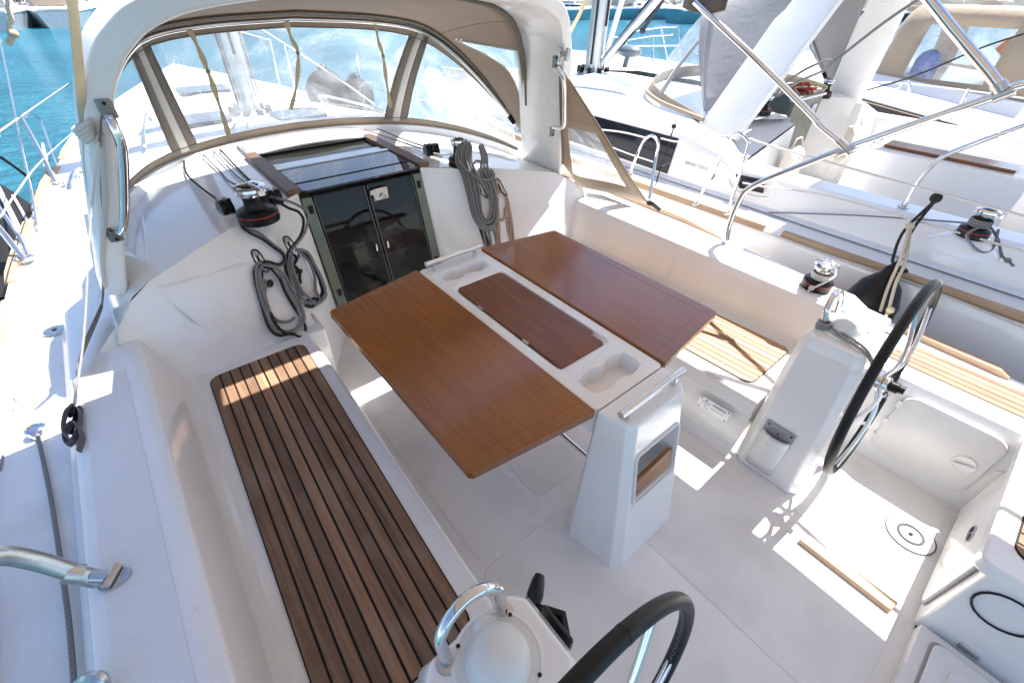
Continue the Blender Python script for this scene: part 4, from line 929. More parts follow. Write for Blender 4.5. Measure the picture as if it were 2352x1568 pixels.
hook(sb(*C4([(945, 690)])[0], .0), bn, 'rope hook half hidden under the thick grey coil')
hk4 = sb(*C4([(1185, 665)])[0], 0); hook(hk4, bn, 'rope hook holding the red flecked coil')
b = MB()
for q in ([(1030, 505), (1090, 570), (1140, 650), (1170, 740), (1200, 800)], [(1130, 830), (1170, 790), (1230, 800), (1290, 880), (1320, 1010), (1350, 1200), (1370, 1400)], [(1150, 870), (1175, 800), (1220, 790), (1280, 870), (1290, 960), (1320, 1100), (1330, 1380)],
          [(1170, 850), (1180, 1000), (1190, 1120), (1230, 1140), (1270, 1070), (1265, 990), (1310, 1010), (1290, 1080), (1300, 1200)], [(1160, 870), (1165, 1060), (1190, 1200), (1200, 1430)], [(1180, 1100), (1175, 1250), (1160, 1430)], [(1255, 990), (1290, 1040), (1270, 1090), (1310, 1080)], [(1290, 1100), (1300, 1250), (1345, 1400)]):
    b.tube(spl([sb(*p, .022) for p in C4(q)], 6), .0078, 8)
tag(b.build('coiled_rope', RRD, None), 'red flecked beige rope coil at the far bulkhead', 'rope coil')
G_OFF = V(0, 0, 0)
# ================================================================== spray dodger
D = thing('spray_dodger', (0, 3.0, .85), 'taupe canvas spray dodger with clear windows over the companionway', 'spray dodger')
HP = [(1.255, 2.74, 1.03), (1.18, 2.845, 1.165), (1.09, 2.96, 1.31), (.985, 3.08, 1.445), (.87, 3.19, 1.55), (.73, 3.275, 1.61), (.45, 3.32, 1.645), (0, 3.335, 1.665)]
def hoop(u):
    P = spl(HP, 8); i = (1-abs(u))*(len(P)-1); k = min(int(i), len(P)-2); p = lerp(P[k], P[k+1], i-k)
    return V(-p.x if u < 0 else p.x, p.y, p.z)
def glass(u, v):   # v 0 base .. 1 hoop
    a = base_curve(u); c = hoop(u); a = V(a.x, a.y, a.z+.03); p = lerp(a, c, v)
    p.y += .05*math.sin(math.pi*v)*(1-abs(u)*.6); return p+G_OFF
ZU = .365   # where the zips stand
def gl(u0, u1, v0, v1, name, mat, par, n=14, solid=0, off=0, nv=8):
    b = MB(); b.grid(lambda a, c: glass(lerp(u0, u1, a), lerp(v0, v1, c))+V(0, -off, off*.3), n, nv); return b.build(name, mat, par, solid=solid, angle=80)
gl(-ZU+.035, ZU-.035, .07, .90, 'front_window', VIN, D, 24)
gl(-1, -ZU-.035, .07, .90, 'side_window', VIN, D); gl(ZU+.035, 1, .07, .90, 'side_window', VIN, D)
gl(-1, 1, .0, .07, 'lower_binding', CANV, D, 40, solid=.004, off=.004); gl(-1, 1, .90, 1.0, 'upper_binding', CANV, D, 40, solid=.004, off=.004)
for s in (-1, 1):
    for a, c in ((-.05, -.016), (.016, .05)): st = gl(s*ZU+a, s*ZU+c, .05, .95, 'zip_flap', CANVD, D, 3, solid=.003, off=.006)
    gl(s*ZU-.016, s*ZU+.016, .03, .97, 'zip_strip', ZIP, D, 3, solid=.004, off=.007)
# binding strings
b = MB()
for uu in (-ZU-.05, -ZU+.05, ZU-.05, ZU+.05): b.tube([glass(uu, v)+V(0, -.010, .004) for v in [i/12 for i in range(1, 12)]], .0035, 5)
for vv in (.072, .90):
    b.tube([glass(u/20, vv)+V(0, -.008, .003) for u in range(-20, 21)], .0035, 5)
b.build('piping', CANVD, D)
# hoop tube with pads, end knuckles
b = MB(); b.tube([hoop(-1+i/30)+V(0, -.03, -.028) for i in range(61)], .0125, 10)
tb = b.build('hoop_tube', CHR, D)
b = MB(); P = [lerp(V(1.255, 2.71, 1.00), hoop(.90)+V(0, -.03, -.028), t) for t in (.25, .5, .8)]; 
P = [hoop(u)+V(0, -.03, -.028) for u in (.975, .965, .955, .945, .935, .925)]
b.tube(P, .021, 12); b.build('foam_pad', RUB, tb)
b = MB()
for s in (-1, 1): b.tube([V(s*1.262, 2.70, .985), V(s*1.245, 2.73, 1.03)], .018, 8)
b.build('hoop_knuckle', STL, tb)
# canopy between hoop and arch
def arch_in(u):   # inner forward edge of the arch
    half = spl([V(p[0], p[2], p[1]) for p in AO], 6); i = (1-abs(u))*(len(half)-1); k = min(int(i), len(half)-2); p = lerp(half[k], half[k+1], i-k)
    a = half[k]; c = half[k+1]; t = (c-a); t = V(-t.x, 0, -t.z).normalized(); n = V(t.z, 0, -t.x) # points inward or outward
    q = V(p.x, p.y+.35, p.z)
    q.x -= .085 if p.z < 1.5 else .085*(p.x/1.1); q.z -= 0 if p.z < 1.3 else .085*min(1, (p.z-1.3)/.4)
    return V(-q.x if u < 0 else q.x, q.y, q.z)
def canopy(u, v):  # v 0 hoop .. 1 arch
    hu = math.copysign(min(1, abs(u)), u); a = hoop(hu); au = math.copysign(.30*0+abs(u)*.80, u)
    c = arch_in(math.copysign(abs(u)*.935, u)); p = lerp(a, c, v); p.z += .03*math.sin(math.pi*v)*(1-abs(u)); return p+G_OFF
def cgrid(u0, u1, v0, v1, name, mat, n=16, nv=8, solid=.004, off=0):
    b = MB(); b.grid(lambda a, c: canopy(lerp(u0, u1, a), lerp(v0, v1, c))+V(0, 0, -off), n, nv); return b.build(name, mat, D, solid=solid, angle=80)
cgrid(-.44, .44, 0, 1, 'canopy', CANV, 30, 10)
TRI = [(.50, .16), (.72, .93), (.985, .93)]
def in_tri(p):
    sg = [(TRI[(k+1) % 3][0]-TRI[k][0])*(p[1]-TRI[k][1])-(TRI[(k+1) % 3][1]-TRI[k][1])*(p[0]-TRI[k][0]) for k in range(3)]
    return all(q > 0 for q in sg) or all(q < 0 for q in sg)
for s in (-1, 1):
    b = MB(); b2 = MB(); n = 44
    for i in range(n):
        for j in range(n):
            u0, u1, c0, c1 = lerp(.44, 1, i/n), lerp(.44, 1, (i+1)/n), j/n, (j+1)/n
            (b2 if in_tri(((u0+u1)/2, (c0+c1)/2)) else b).quad(canopy(s*u0, c0), canopy(s*u1, c0), canopy(s*u1, c1), canopy(s*u0, c1))
    b.build('side_panel', CANV, D, solid=.004, angle=80); b2.build('quarter_window', VIN, D, angle=80)
    b = MB()
    for k in range(3): b.tube([canopy(s*lerp(TRI[k][0], TRI[(k+1) % 3][0], t/10), lerp(TRI[k][1], TRI[(k+1) % 3][1], t/10))+V(0, -.004, -.004) for t in range(11)], .006, 6)
    b.build('quarter_piping', ZIP, D)
b = MB(); b.tube([arch_in(-.86+i*.043)+V(0, -.02, .0) for i in range(41)], .011, 6); b.build('canopy_piping', CANVD, D)
b = MB(); b.grid(lambda a, c: lerp(canopy(lerp(-.9, .9, a), .0), canopy(lerp(-.9, .9, a), .10), c)+V(0, 0, -.012), 40, 3); b.build('hoop_sleeve', CANVD, D, solid=.003)
# roll-up ties hanging inside
def tie(x0, pts, label):
    b = MB(); P = spl(pts, 6); 
    rs = []
    for i, p in enumerate(P): w_ = .011+.004*math.sin(i*.9); rs.append([p+V(-w_, -.0008, 0), p+V(w_, -.0008, 0), p+V(w_, .0008, 0), p+V(-w_, .0008, 0)])
    b.rings(rs); k = P[len(P)//2]; b.ball(k, .013, 6); return tag(b.build('roll_up_tie', WEB, None), label, 'fabric tie', 'beige ties hanging inside the dodger windows')
def tg(x, y, yv): return aty(x, y, yv)
tie(0, [tg(432, 63, 3.28), tg(455, 110, 3.26), tg(478, 165, 3.25), tg(500, 230, 3.24), tg(528, 318, 3.23)], 'longest beige tie, leftmost in front of the centre window')
tie(0, [tg(656, 42, 3.3), tg(668, 85, 3.28), tg(684, 122, 3.28), tg(682, 190, 3.27), tg(668, 252, 3.26)], 'beige tie with a knot in the middle of the centre window')
tie(0, [tg(862, 40, 3.3), tg(868, 90, 3.28), tg(880, 130, 3.27), tg(888, 190, 3.26), tg(897, 248, 3.25)], 'beige tie hanging over the far zip strip')
# ================================================================== arch grab rails
def grab(name, pts, r, feet, label):
    G = thing('grab_rail', pts[0], label, 'grab rail', 'chrome grab rails on the arch legs')
    b = MB(); b.tube(spl(pts, 7), r, 12); b.build('rail_bar', CHR, G)
    for f in feet:
        b = MB(); f = V(*f); b.tube([f+V(-.00, -.004, -.028), f+V(0, -.006, 0), f+V(0, -.004, .030)], .022, 12, flat=(1, .35)); ft = b.build('rail_foot', simple('dull_steel', (.22, .21, .20), .4, .9), G)
        b = MB()
        for z in (-.018, .018): b.ball(f+V(0, -.014, z), .006, 5)
        b.build('foot_screw', BLK, ft)
def archface(x, y): # pixel on the aft face of an arch leg
    n = V(0, -1, -.3).normalized(); P0 = V(0, 2.28, .80); d = ray(x, y); return CAM + d*((P0-CAM).dot(n)/d.dot(n))
off = V(0, -.055, -.015)
q = [archface(248, 262), archface(254, 275)+off*.6, archface(270, 320)+off, archface(276, 400)+off, archface(277, 480)+off, archface(273, 515)+off*.8, archface(262, 528)]
grab('p', q, .0155, [archface(245, 250), archface(262, 537)], 'chrome grab rail on the near arch leg')
q = [archface(1276, 152), archface(1278, 160)+off*.6, archface(1281, 180)+off, archface(1283, 230)+off, archface(1282, 275)+off, archface(1276, 287)+off*.7, archface(1268, 292)]
grab('s', q, .013, [archface(1274, 142), archface(1267, 302)], 'chrome grab rail on the far arch leg')
# ================================================================== side curtains
def curtain(s, label):
    K = thing('side_curtain', (s*1.4, 2.0, .62), label, 'side curtain', 'canvas side curtains with clear panels aft of the arch')
    if s > 0: A, B, C1, Dd = archface(1283, 150)+V(0, -.01, 0), archface(1288, 372)+V(0, -.01, 0), atz(1335, 428, .655), atz(1486, 466, .632)
    else: A, B, C1, Dd = archface(232, 266)+V(0, -.01, 0), archface(243, 650)+V(0, -.01, 0), atz(225, 720, .655), atz(172, 935, .632)
    def P(u, v):  # u along bottom 0 fwd .. 1 aft ; v up
        bt = spl([B, lerp(B, C1, .55)+V(0, 0, -.02), C1, lerp(C1, Dd, .5)+V(s*.012, 0, 0), Dd], 6); i = u*(len(bt)-1); k = min(int(i), len(bt)-2); p = lerp(bt[k], bt[k+1], i-k)
        q = lerp(p, A, v); q.x += s*.010*math.sin(u*9+v*7)*(1-v); return q
    b = MB(); b2 = MB(); n = 18
    for i in range(n):
        for j in range(n):
            u0, u1, v0, v1 = i/n, (i+1)/n, j/n, (j+1)/n; um, vm = (u0+u1)/2, (v0+v1)/2
            ins = (.32 < um < .88 and vm > .10 and vm < .55) if s > 0 else (.46 < um and .05 < vm < .88)
            (b2 if ins else b).quad(P(u0, v0), P(u1, v0), P(u1, v1), P(u0, v1))
    b.build('curtain_canvas', CANV, K, solid=.004, angle=80); b2.build('curtain_window', VINH, K, angle=80)
    b = MB(); b.tube([P(1, i/12) for i in range(12)], .006 if s > 0 else .0035, 8); b.tube([P(.02, i/12) for i in range(12)], .008, 8); b.build('curtain_hem', CANVD if s > 0 else ZIP, K)
    b = MB(); b.tube(spl([Dd, Dd+V(-s*.01, -.05, .01), Dd+V(s*.03, -.10, -.03)], 5), .014, 8, flat=(1, .3)); b.box(Dd+V(0, -.03, .004), (.04, .03, .018)); b.build('curtain_buckle', BLK, K, bevel=.002)
    return K
curtain(1, 'far taupe side curtain with a clear triangular panel behind the arch'); kp = curtain(-1, 'near taupe side curtain seen almost edge on below the grab rail')
b = MB()
e = atz(172, 935, .632)
for q in ([(0, 0, 0), (.03, -.10, .02), (.01, -.22, .005), (-.04, -.30, -.005), (-.05, -.20, .0), (0, -.16, .02), (.02, -.28, .0), (.0, -.38, -.01)], [(0, 0, .01), (-.03, -.08, .03), (-.05, -.20, .01), (-.02, -.3, 0)]):
    b.tube(spl([e+V(*p)*.62 for p in q], 6), .014, 8, flat=(1, .25))
tag(b.build('curtain_strap', cloth('grey_webbing', (.10, .105, .115), .3), None), 'dark grey webbing strap bunched on the near coaming', 'strap')
# ================================================================== bimini
BI = thing('bimini', (0, .2, 1.8), 'taupe bimini sunshade on steel bows over the cockpit', 'bimini')
BX = 1.44
def bim(u, v):
    x = lerp(-BX, BX, u); e = abs(2*u-1); yf = 1.79 - .10*max(0, e-.80)/.2
    y = lerp(-1.6, yf, v); z = 1.80+.10*min(1, max(0, (1.72-y)/.35))+.25*(1-e**2.6) - .02*math.cos(v*math.pi*4)
    return V(x, y, z)
b = MB(); b.grid(bim, 28, 16); b.build('bimini_canvas', BIM, BI, solid=.006, angle=80)
b = MB()
for v in (1.0, .30): b.tube([bim(i/24, v)+V(0, 0, -.02) for i in range(25)], .0125, 8)
bow = b.build('bimini_bow', CHR, BI)
b = MB(); b.grid(lambda u, v: V(lerp(-.70, -.27, u), lerp(1.70, 1.97, v), 2.0-.06*v), 4, 4); b.build('added_shade_flap', BIM, BI, solid=.006)  # unseen flap, added only to keep sun off the port coaming wall
# side pockets closing the corners
for s in (-1, 1):
    b = MB(); c = V(s*1.53, 1.60, 1.785)
    b.grid(lambda a, d: c+V(s*(.02-.02*d), lerp(-.14, .10, a), lerp(.05, -.035-.02*math.sin(math.pi*a), d)), 6, 3); b.build('bow_pocket', CANVD, BI, solid=.02)
# frames: rail from the coaming, legs up to the bows
def frame(s):
    F_ = thing('support_railing', (s*1.54, 1.05, .62), 'polished tube frame rising from the '+('far' if s > 0 else 'near')+' coaming', 'railing', 'tubular railings that carry the sunshade')
    rl = [V(1.545, 1.06, .622), V(1.55, 1.08, .74), V(1.55, 1.07, .90), V(1.55, 1.04, .97), V(1.55, .96, 1.045), V(1.55, .80, 1.17), atx(1945, 340, 1.55), atx(2150, 268, 1.55), atx(2310, 213, 1.55), V(1.55, .20, 1.60), V(1.54, -.3, 1.80), V(1.50, -.9, 1.80)]
    if s < 0:
        rl = [V(-1.535, 1.03, .622), V(-1.56, 1.045, .665), V(-1.60, 1.07, .75), V(-1.635, 1.07, .815), V(-1.68, 1.02, .84), V(-1.74, .90, .80), V(-1.78, .72, .70), V(-1.80, .5, .60)]
    b = MB(); b.tube(spl(rl, 8), .0155 if s > 0 else .021, 14); r_ = b.build('side_rail', CHR if s > 0 else STL, F_)
    b = MB()
    if s > 0:
        b.lathe([(.032, 0), (.030, .008), (.018, .012), (.018, .03)], (1.545, 1.06, .622), n=16)
    else:
        b.tube([V(-1.505, 1.005, .624), V(-1.505, 1.005, .634)], .035, 16, flat=(1, .75)); b.tube([V(-1.54, 1.03, .650), V(-1.51, 1.01, .640)], .015, 10); b.tube([V(-1.52, .985, .645), V(-1.49, 1.03, .645)], .011, 8); b.tube([V(-1.575, 1.05, .685), V(-1.555, 1.042, .662)], .024, 14)
    b.build('rail_foot', STL, F_)
    if s > 0:
        j1 = atx(1945, 338, 1.545); top1 = atx(1596, 6, 1.52)
        b = MB(); b.tube(spl([j1+V(0, 0, .0), atx(1925, 322, 1.54), atx(1880, 285, 1.53), atx(1862, 262, 1.525), atx(1730, 130, 1.52), top1], 6), .0145, 14); b.build('forward_leg', CHR, F_)
        b = MB(); b.tube([atx(1955, 352, 1.552), atx(1925, 322, 1.542)], .020, 10); b.tube([atx(1925, 352, 1.55), atx(1965, 338, 1.55)], .021, 10); b.build('leg_clamp', STL, F_)
        j2 = atx(2302, 208, 1.545)
        b = MB(); b.tube([j2, atx(2270, 165, 1.54), atx(2190, 70, 1.53), atx(2128, -8, 1.52), atx(2090, -50, 1.50)], .0185, 14); b.build('aft_leg', CHR, F_)
        b = MB(); b.tube([j2+V(0, -.0, .0), atx(2290, 190, 1.54)], .024, 10); b.tube([atx(2280, 225, 1.55), atx(2330, 206, 1.55)], .021, 10); b.build('leg_clamp', STL, F_)
frame(1); frame(-1)
# webbing hold-downs from the bimini to the arch
def strap(P, r, label, knot):
    b = MB(); b.tube(spl(P, 8), r, 10, flat=(1, .55)); 
    return tag(b.build('hold_down_strap', WEB, None), label, 'strap', 'rolled beige hold down straps of the bimini')
strap([aty(163, -25, 2.0), aty(172, 60, 2.02), aty(183, 180, 2.05), aty(190, 260, 2.10), aty(197, 300, 2.12), aty(203, 380, 2.2), aty(212, 450, 2.25)], .0125, 'rolled beige strap hanging left of the near arch leg', None)
b = MB(); c = aty(190, 288, 2.09); 
for k in range(4): b.tube([c+V(.026*math.cos(a)*(1-.1*k), .022*math.sin(a), .020*math.cos(a)*.6-.012*k) for a in [i*.5236 for i in range(12)]], .009, 8, closed=True)
tag(b.build('cloth_knot', ZIP, None), 'white cloth knotted round the near hold down strap', 'knot')
fs = archface(1278, 130)+V(.02, 0, 0)
b = MB(); b.tube(spl([aty(1352, -25, 2.0), aty(1335, 25, 2.03), aty(1312, 70, 2.10), aty(1296, 105, 2.17), fs+V(.0, -.03, .01)], 8), .012, 10, flat=(1, .7)); tag(b.build('hold_down_strap', WEB, None), 'slim beige strap running up from the far arch leg', 'strap', 'rolled beige hold down straps of the bimini')
b = MB(); b.tube([fs+V(0, .0, -.035), fs+V(0, -.012, 0), fs+V(0, 0, .035)], .02, 12, flat=(1, .4)); b.tube([fs+V(0, -.01, 0), fs+V(.02, -.04, .02)], .012, 8); b.tube([fs+V(.015, -.04, -.02), fs+V(.03, -.04, .04)], .014, 8); tag(b.build('strap_fitting', STL, None), 'steel eye fitting holding a strap on the far arch leg', 'fitting')
# tassel in the upper left corner
b = MB(); t = [aty(18, 20, 2.3), aty(26, 45, 2.3), aty(20, 62, 2.3), aty(30, 78, 2.3), aty(20, 105, 2.3)]
b.tube(spl(t, 5), .007, 6); b.tube([t[3], aty(14, 100, 2.3)], .006, 5); b.ball(t[3], .014, 6); b.tube([t[0], aty(16, -20, 2.2)], .005, 5)
tag(b.build('knotted_cord', RBE, None), 'beige knotted cord end dangling in the upper left corner', 'cord')
# ================================================================== neighbouring yacht (same class, moored alongside to starboard)
NO = V(4.20, -.55, .12)
AON = [(1.40, .77, 2.34), (1.22, 1.08, 2.28), (.93, 1.55, 2.19), (.74, 1.85, 2.13), (.62, 1.98, 2.10), (.45, 2.08, 2.07), (.25, 2.11, 2.06), (0, 2.12, 2.06)]
HPN = [(1.30, 2.72, .90), (1.14, 2.93, 1.20), (1.0, 3.06, 1.42), (.84, 3.16, 1.60), (.62, 3.22, 1.70), (.36, 3.25, 1.76), (0, 3.27, 1.78)]
N = thing('sailing_yacht', (4.05, 2, -.65), 'neighbouring white sailing yacht moored alongside with canvas dodger and arch', 'sailing yacht')
NE = 2.19; NZ = .52
def nedge(y): return interp([(-3, 2.30), (-.3, 2.21), (1.0, 2.19), (2.1, 2.17), (3.2, 2.20), (4.5, 2.34), (6, 2.66), (7.5, 3.2), (8.7, 4.0)], y)
nys = [-3, -1.5, -.3, 1.0, 2.1, 3.2, 4.5, 6, 7.5, 8.3, 8.7]
def mirror(x): return 2*4.20-x
for s in (0, 1):
    fx = (lambda x: x) if s == 0 else mirror
    b = MB()
    b.rings([[V(fx(nedge(y)), y, NZ), V(fx(nedge(y)-.015), y, NZ-.03), V(fx(nedge(y)-.03), y, NZ-.35), V(fx(nedge(y)+.05), y, -.4), V(fx(nedge(y)+.3), y, -.8)] for y in nys], closed=False, cap=False); b.build('hull_side', GEL, N)
    b = MB()
    b.rings([[V(fx(nedge(y)), y, NZ), V(fx(min(4.05, nedge(y)+.45)), y, NZ+.02)] for y in nys], closed=False, cap=False); b.build('side_deck', GEL, N)
    b = MB()
    b.rings([[V(fx(nedge(y)-.036), y, .205), V(fx(nedge(y)-.036), y, .165)] for y in (-3, -1.5, -.3, .45)], closed=False, cap=False)
    if s == 0: b.build('hull_stripe', simple('grey_stripe', (.05, .055, .065), .4), N)
    for ya, yb in ((-2.9, .98), (1.10, 3.4), (3.6, 5.0)):
        b = MB(); b.rings([[V(fx(nedge(y)-.012), y, NZ-.01), V(fx(nedge(y)-.008), y, NZ+.036), V(fx(nedge(y)+.034), y, NZ+.036), V(fx(nedge(y)+.036), y, NZ-.01)] for y in [lerp(ya, yb, i/8) for i in range(9)]]); b.build('toe_rail', TEAKR, N, bevel=.004)
    # cabin and coaming side
    b = MB(); x0, z1 = 2.50, .80
    b.rings([[V(fx(x), y, z) for x, z in ((2.46, NZ+.02), (2.50, .56), (2.555, .88), (2.60, .93), (2.80, .955), (3.3, .985), (4.05, 1.01))] for y in (2.2, 3.0, 4.0)] +
            [[V(fx(x+d), y, z-e) for x, z in ((2.46, NZ+.02+e), (2.50, .56+e), (2.555, .88), (2.60, .93), (2.80, .955), (3.3, .985))]+[V(4.05, y, 1.01-e)] for y, d, e in ((5.0, .25, .08), (6.2, .6, .2), (7.0, 1.0, .38))], closed=False, cap=False)
    b.build('coachroof', GEL, N, angle=30)
    b = MB()
    b.rings([[V(fx(x), y, z) for x, z in ((2.46, NZ+.02), (2.50, .56), (2.53, .74), (2.56, .775), (2.74, .78), (2.765, .765), (2.84, ZS+.16), (3.35, ZS+.15), (3.38, .15))] for y in (-2.5, -.3, .6, 1.65)], closed=False, cap=False)
    b.build('coaming', GEL, N, bevel=.008)
    b = MB()
    b.rings([[V(fx(x), 1.65, z0) for x, z0 in ((2.46, NZ+.02), (2.50, .56), (2.53, .74), (2.56, .775), (2.74, .78))], [V(fx(x), 1.8, z0) for x, z0 in ((2.46, NZ+.02), (2.50, .56), (2.54, .80), (2.58, .85), (2.80, .87))], [V(fx(x), 2.2, z0) for x, z0 in ((2.46, NZ+.02), (2.50, .56), (2.555, .88), (2.60, .93), (2.80, .955))]], closed=False, cap=False); b.build('coaming_rise', GEL, N)
    b = MB()
    b.rings([[V(fx(2.74), 1.62, .78), V(fx(2.80), 2.2, .955)], [V(fx(3.44), 1.62, .95), V(fx(3.44), 2.2, .99)]], closed=False, cap=False)
    b.rings([[V(fx(2.74), 1.60, .78), V(fx(3.42), 1.60, .95), V(fx(3.44), 1.72, .98)], [V(fx(2.80), 1.50, .5), V(fx(3.42), 1.56, .5), V(fx(3.44), 1.70, .4)], [V(fx(2.84), 1.46, .3), V(fx(3.42), 1.54, .1), V(fx(3.44), 1.66, .1)]], closed=False, cap=False)
    b.rings([[V(fx(3.44), 1.66, z), V(fx(3.64), 2.06, z)] for z in (.1, .99)], closed=False, cap=False)
    b.rings([[V(fx(3.44), 1.66, .985), V(fx(3.64), 2.08, 1.0)], [V(fx(2.8), 2.2, .955), V(fx(3.3), 2.2, .985)]], closed=False, cap=False)
    b.build('bulkhead', GEL, N)
b = MB(); b.box((4.05, -.4, .13), (1.5, 4.9, .04)); b.build('cockpit_floor', GELS, N)
b = MB(); b.box((4.15, 1.84, .62), (.62, .03, .86)); dr = b.build('companionway_door', simple('olive_door', (.13, .135, .105), .3), N)
b = MB(); b.box((4.32, 1.82, .95), (.1, .02, .08)); b.build('door_lock', STL, dr, bevel=.004)
b = MB(); b.box((4.15, 1.84, 1.06), (.7, .05, .02)); b.build('hatch_edge', ALU, N)
b = MB(); b.rings([[V(2.492, 2.14, .575), V(2.492, 3.9, .60), V(2.545, 3.9, .86), V(2.541, 2.14, .855)], [V(2.50, 2.14, .575), V(2.50, 3.9, .60), V(2.553, 3.9, .86), V(2.549, 2.14, .855)]]); b.build('cabin_window', DWIN, N)
pw = [atx(x, y, 2.503) for x, y in ((1690, 400), (1755, 413), (1752, 444), (1698, 432))]
b = MB(); b.rings([[p+V(-.006, 0, 0) for p in pw], [p+V(.01, 0, 0) for p in pw]]); pt = b.build('portlight', DWIN, N, bevel=.003)
pc = sum(pw, V(0, 0, 0))/4
b = MB(); b.tube(spl([lerp(pc, p, 1.45)+V(-.002, 0, 0) for p in pw], 6, True), .006, 6, closed=True); b.build('portlight_rim', GEL, pt)
def text(s, name, size, P, dirv, upv, m, par, ext=.001):
    cu = bpy.data.curves.new(name, 'FONT'); cu.body = s; cu.size = size; cu.extrude = ext; cu.materials.append(m); cu.space_character = 1.25
    o = bpy.data.objects.new(name, cu); COL.objects.link(o); d = dirv.normalized(); u_ = (upv-d*upv.dot(d)).normalized(); n = d.cross(u_)
    M = Matrix((d, u_, n)).transposed().to_4x4(); M.translation = P
    me = bpy.data.meshes.new_from_object(o); me.name = name; bpy.data.objects.remove(o); o = bpy.data.objects.new(name, me); COL.objects.link(o)
    o.parent = par; o.matrix_basis = Matrix.Translation(-wloc(par)) @ M; o['_w'] = list(P); return o
p0 = atx(1572, 377, 2.512); p1 = atx(1634, 400, 2.512)
text('BENETEAU', 'side_lettering', .038, p0, V(0, -1, 0), V(.12, 0, 1), GINK, N)
b = MB(); c = atx(1637, 404, 2.508); b.tube([c+V(0, .012*math.cos(a), .012*math.sin(a)) for a in [i*.9 for i in range(6)]]+[c+V(0, 0, -.03)], .004, 5); b.build('side_emblem', INK, N)
arch(N, 4.20, -.55, .12, GELS, wid=.36, AO=AON)
AO_K, HP_K, WB_K = AO, HP, WB; AO = AON; HP = HPN; WB = [(x*1.08, y-.06, z+.03) for x, y, z in WB]
# dodger of the neighbour
G_OFF = NO.copy()
D_keep = D
D = thing('spray_dodger', (4.05, 2.4, 1.0), 'grey canvas dodger of the neighbouring yacht, left of its arch', 'spray dodger')
gl(-.62, .62, .10, .88, 'front_window', VINH, D, 16); gl(-1, -.66, .12, .9, 'side_window', VINH, D); gl(.66, 1, .1, .9, 'side_window', VINH, D)
gl(-1, 1, .0, .11, 'lower_binding', CANVB, D, 30, solid=.004); gl(-1, 1, .88, 1, 'upper_binding', CANVG, D, 30, solid=.004)
for s in (-1, 1): gl(s*.66-.018, s*.66+.018, .08, .95, 'zip_flap', CANVG, D, 3, solid=.003)
cgrid(-1, 1, 0, 1, 'canopy', CANVG, 40, 10)
b = MB(); b.tube([base_curve(i/20)+G_OFF+V(0, .01, .02) for i in range(-20, 21)], .02, 8); b.build('base_rope', CANVB, D)
b = MB(); b.tube([hoop(-1+i/20)+G_OFF+V(0, -.03, -.03) for i in range(41)], .0125, 8); b.build('hoop_tube', CHR, D)
b = MB(); b.tube([hoop(u)+G_OFF+V(0, -.03, -.03) for u in (.975, .955, .94, .925)], .021, 8); b.build('foam_pad', RUB, D)
D = D_keep; G_OFF = V(0, 0, 0); AO, HP, WB = AO_K, HP_K, WB_K
NB = thing('bimini', (4.2, 0, 2.0), 'canvas sunshade over the neighbouring cockpit, just above the frame', 'bimini')
b = MB(); b.grid(lambda u, v: V(lerp(2.75, 5.65, u), lerp(-2.6, 1.05, v), 2.30+.22*(1-abs(2*u-1)**2.5)), 12, 6); b.build('bimini_canvas', BIM, NB, solid=.006)
# far coaming of the neighbour: table end, cushion and bags
NT = thing('cockpit_table', (4.05, .4, .15), 'folded cockpit table of the neighbouring yacht with teak top edge', 'table')
b = MB(); b.box((3.98, .62, .50), (.36, 1.10, .66)); b.build('table_body', GELS, NT, bevel=.02, seg=3)
b = MB(); b.box((3.74, .62, .56), (.03, 1.12, .56)); b.build('folded_leaf', GEL, NT, bevel=.01)
b = MB(); b.box((4.0, .60, .845), (.22, .85, .02)); b.build('table_top', VARN, NT, bevel=.005)
b = MB(); b.tube([V(3.85, 1.10, .89), V(4.11, 1.10, .89)], .012, 8); b.tube([V(3.88, 1.10, .83), V(3.88, 1.10, .89)], .008, 6); b.tube([V(4.08, 1.10, .83), V(4.08, 1.10, .89)], .008, 6); b.build('grab_bar', CHR, NT)
for k, (x, lab) in enumerate(((3.34, 'cream rope bag hanging left of the neighbouring companionway'), (4.72, 'cream rope bag hanging right of the neighbouring companionway'))):
    b = MB(); y = 1.52; b.rings([[V(x-w, y-d, z), V(x+w, y-d, z), V(x+w, y+.01, z), V(x-w, y+.01, z)] for z, w, d in ((.45, .10, .05), (.52, .13, .09), (.75, .12, .07), (.80, .125, .03))]); b.tube([V(x-.12, y-.03, .80), V(x-.05, y-.02, .88), V(x+.05, y-.02, .88), V(x+.12, y-.03, .80)], .008, 6)
    tag(b.build('rope_bag', BAG, None, bevel=.02, seg=3, sub=0), lab, 'bag', 'rope bags of the neighbouring yacht')
winch('w', (3.40, 1.90, .985), 'black winch on the neighbouring roof beside its port rope bag', rad=.062, hgt=.15)
winch('w', (4.75, 1.92, .985), 'black winch on the neighbouring roof beside the red rope pile', rad=.062, hgt=.17)
b = MB(); rnd = random.Random(9)
for k in range(7):
    c = V(4.45+rnd.uniform(-.12, .2), 2.0+rnd.uniform(-.05, .08), 1.03)
    b.tube(spl([c+V(rnd.uniform(-.16, .16), rnd.uniform(-.1, .1), rnd.uniform(-.02, .09)) for _ in range(6)], 5, True), .008, 6, closed=True)
tag(b.build('rope_pile', RBE, None), 'tangled beige rope pile on the neighbouring coachroof', 'rope coil')
b = MB()
for k in range(3):
    c = V(4.35+rnd.uniform(-.15, .1), 2.0, 1.04); b.tube(spl([c+V(rnd.uniform(-.16, .16), rnd.uniform(-.1, .1), rnd.uniform(-.02, .09)) for _ in range(6)], 5, True), .009, 6, closed=True)
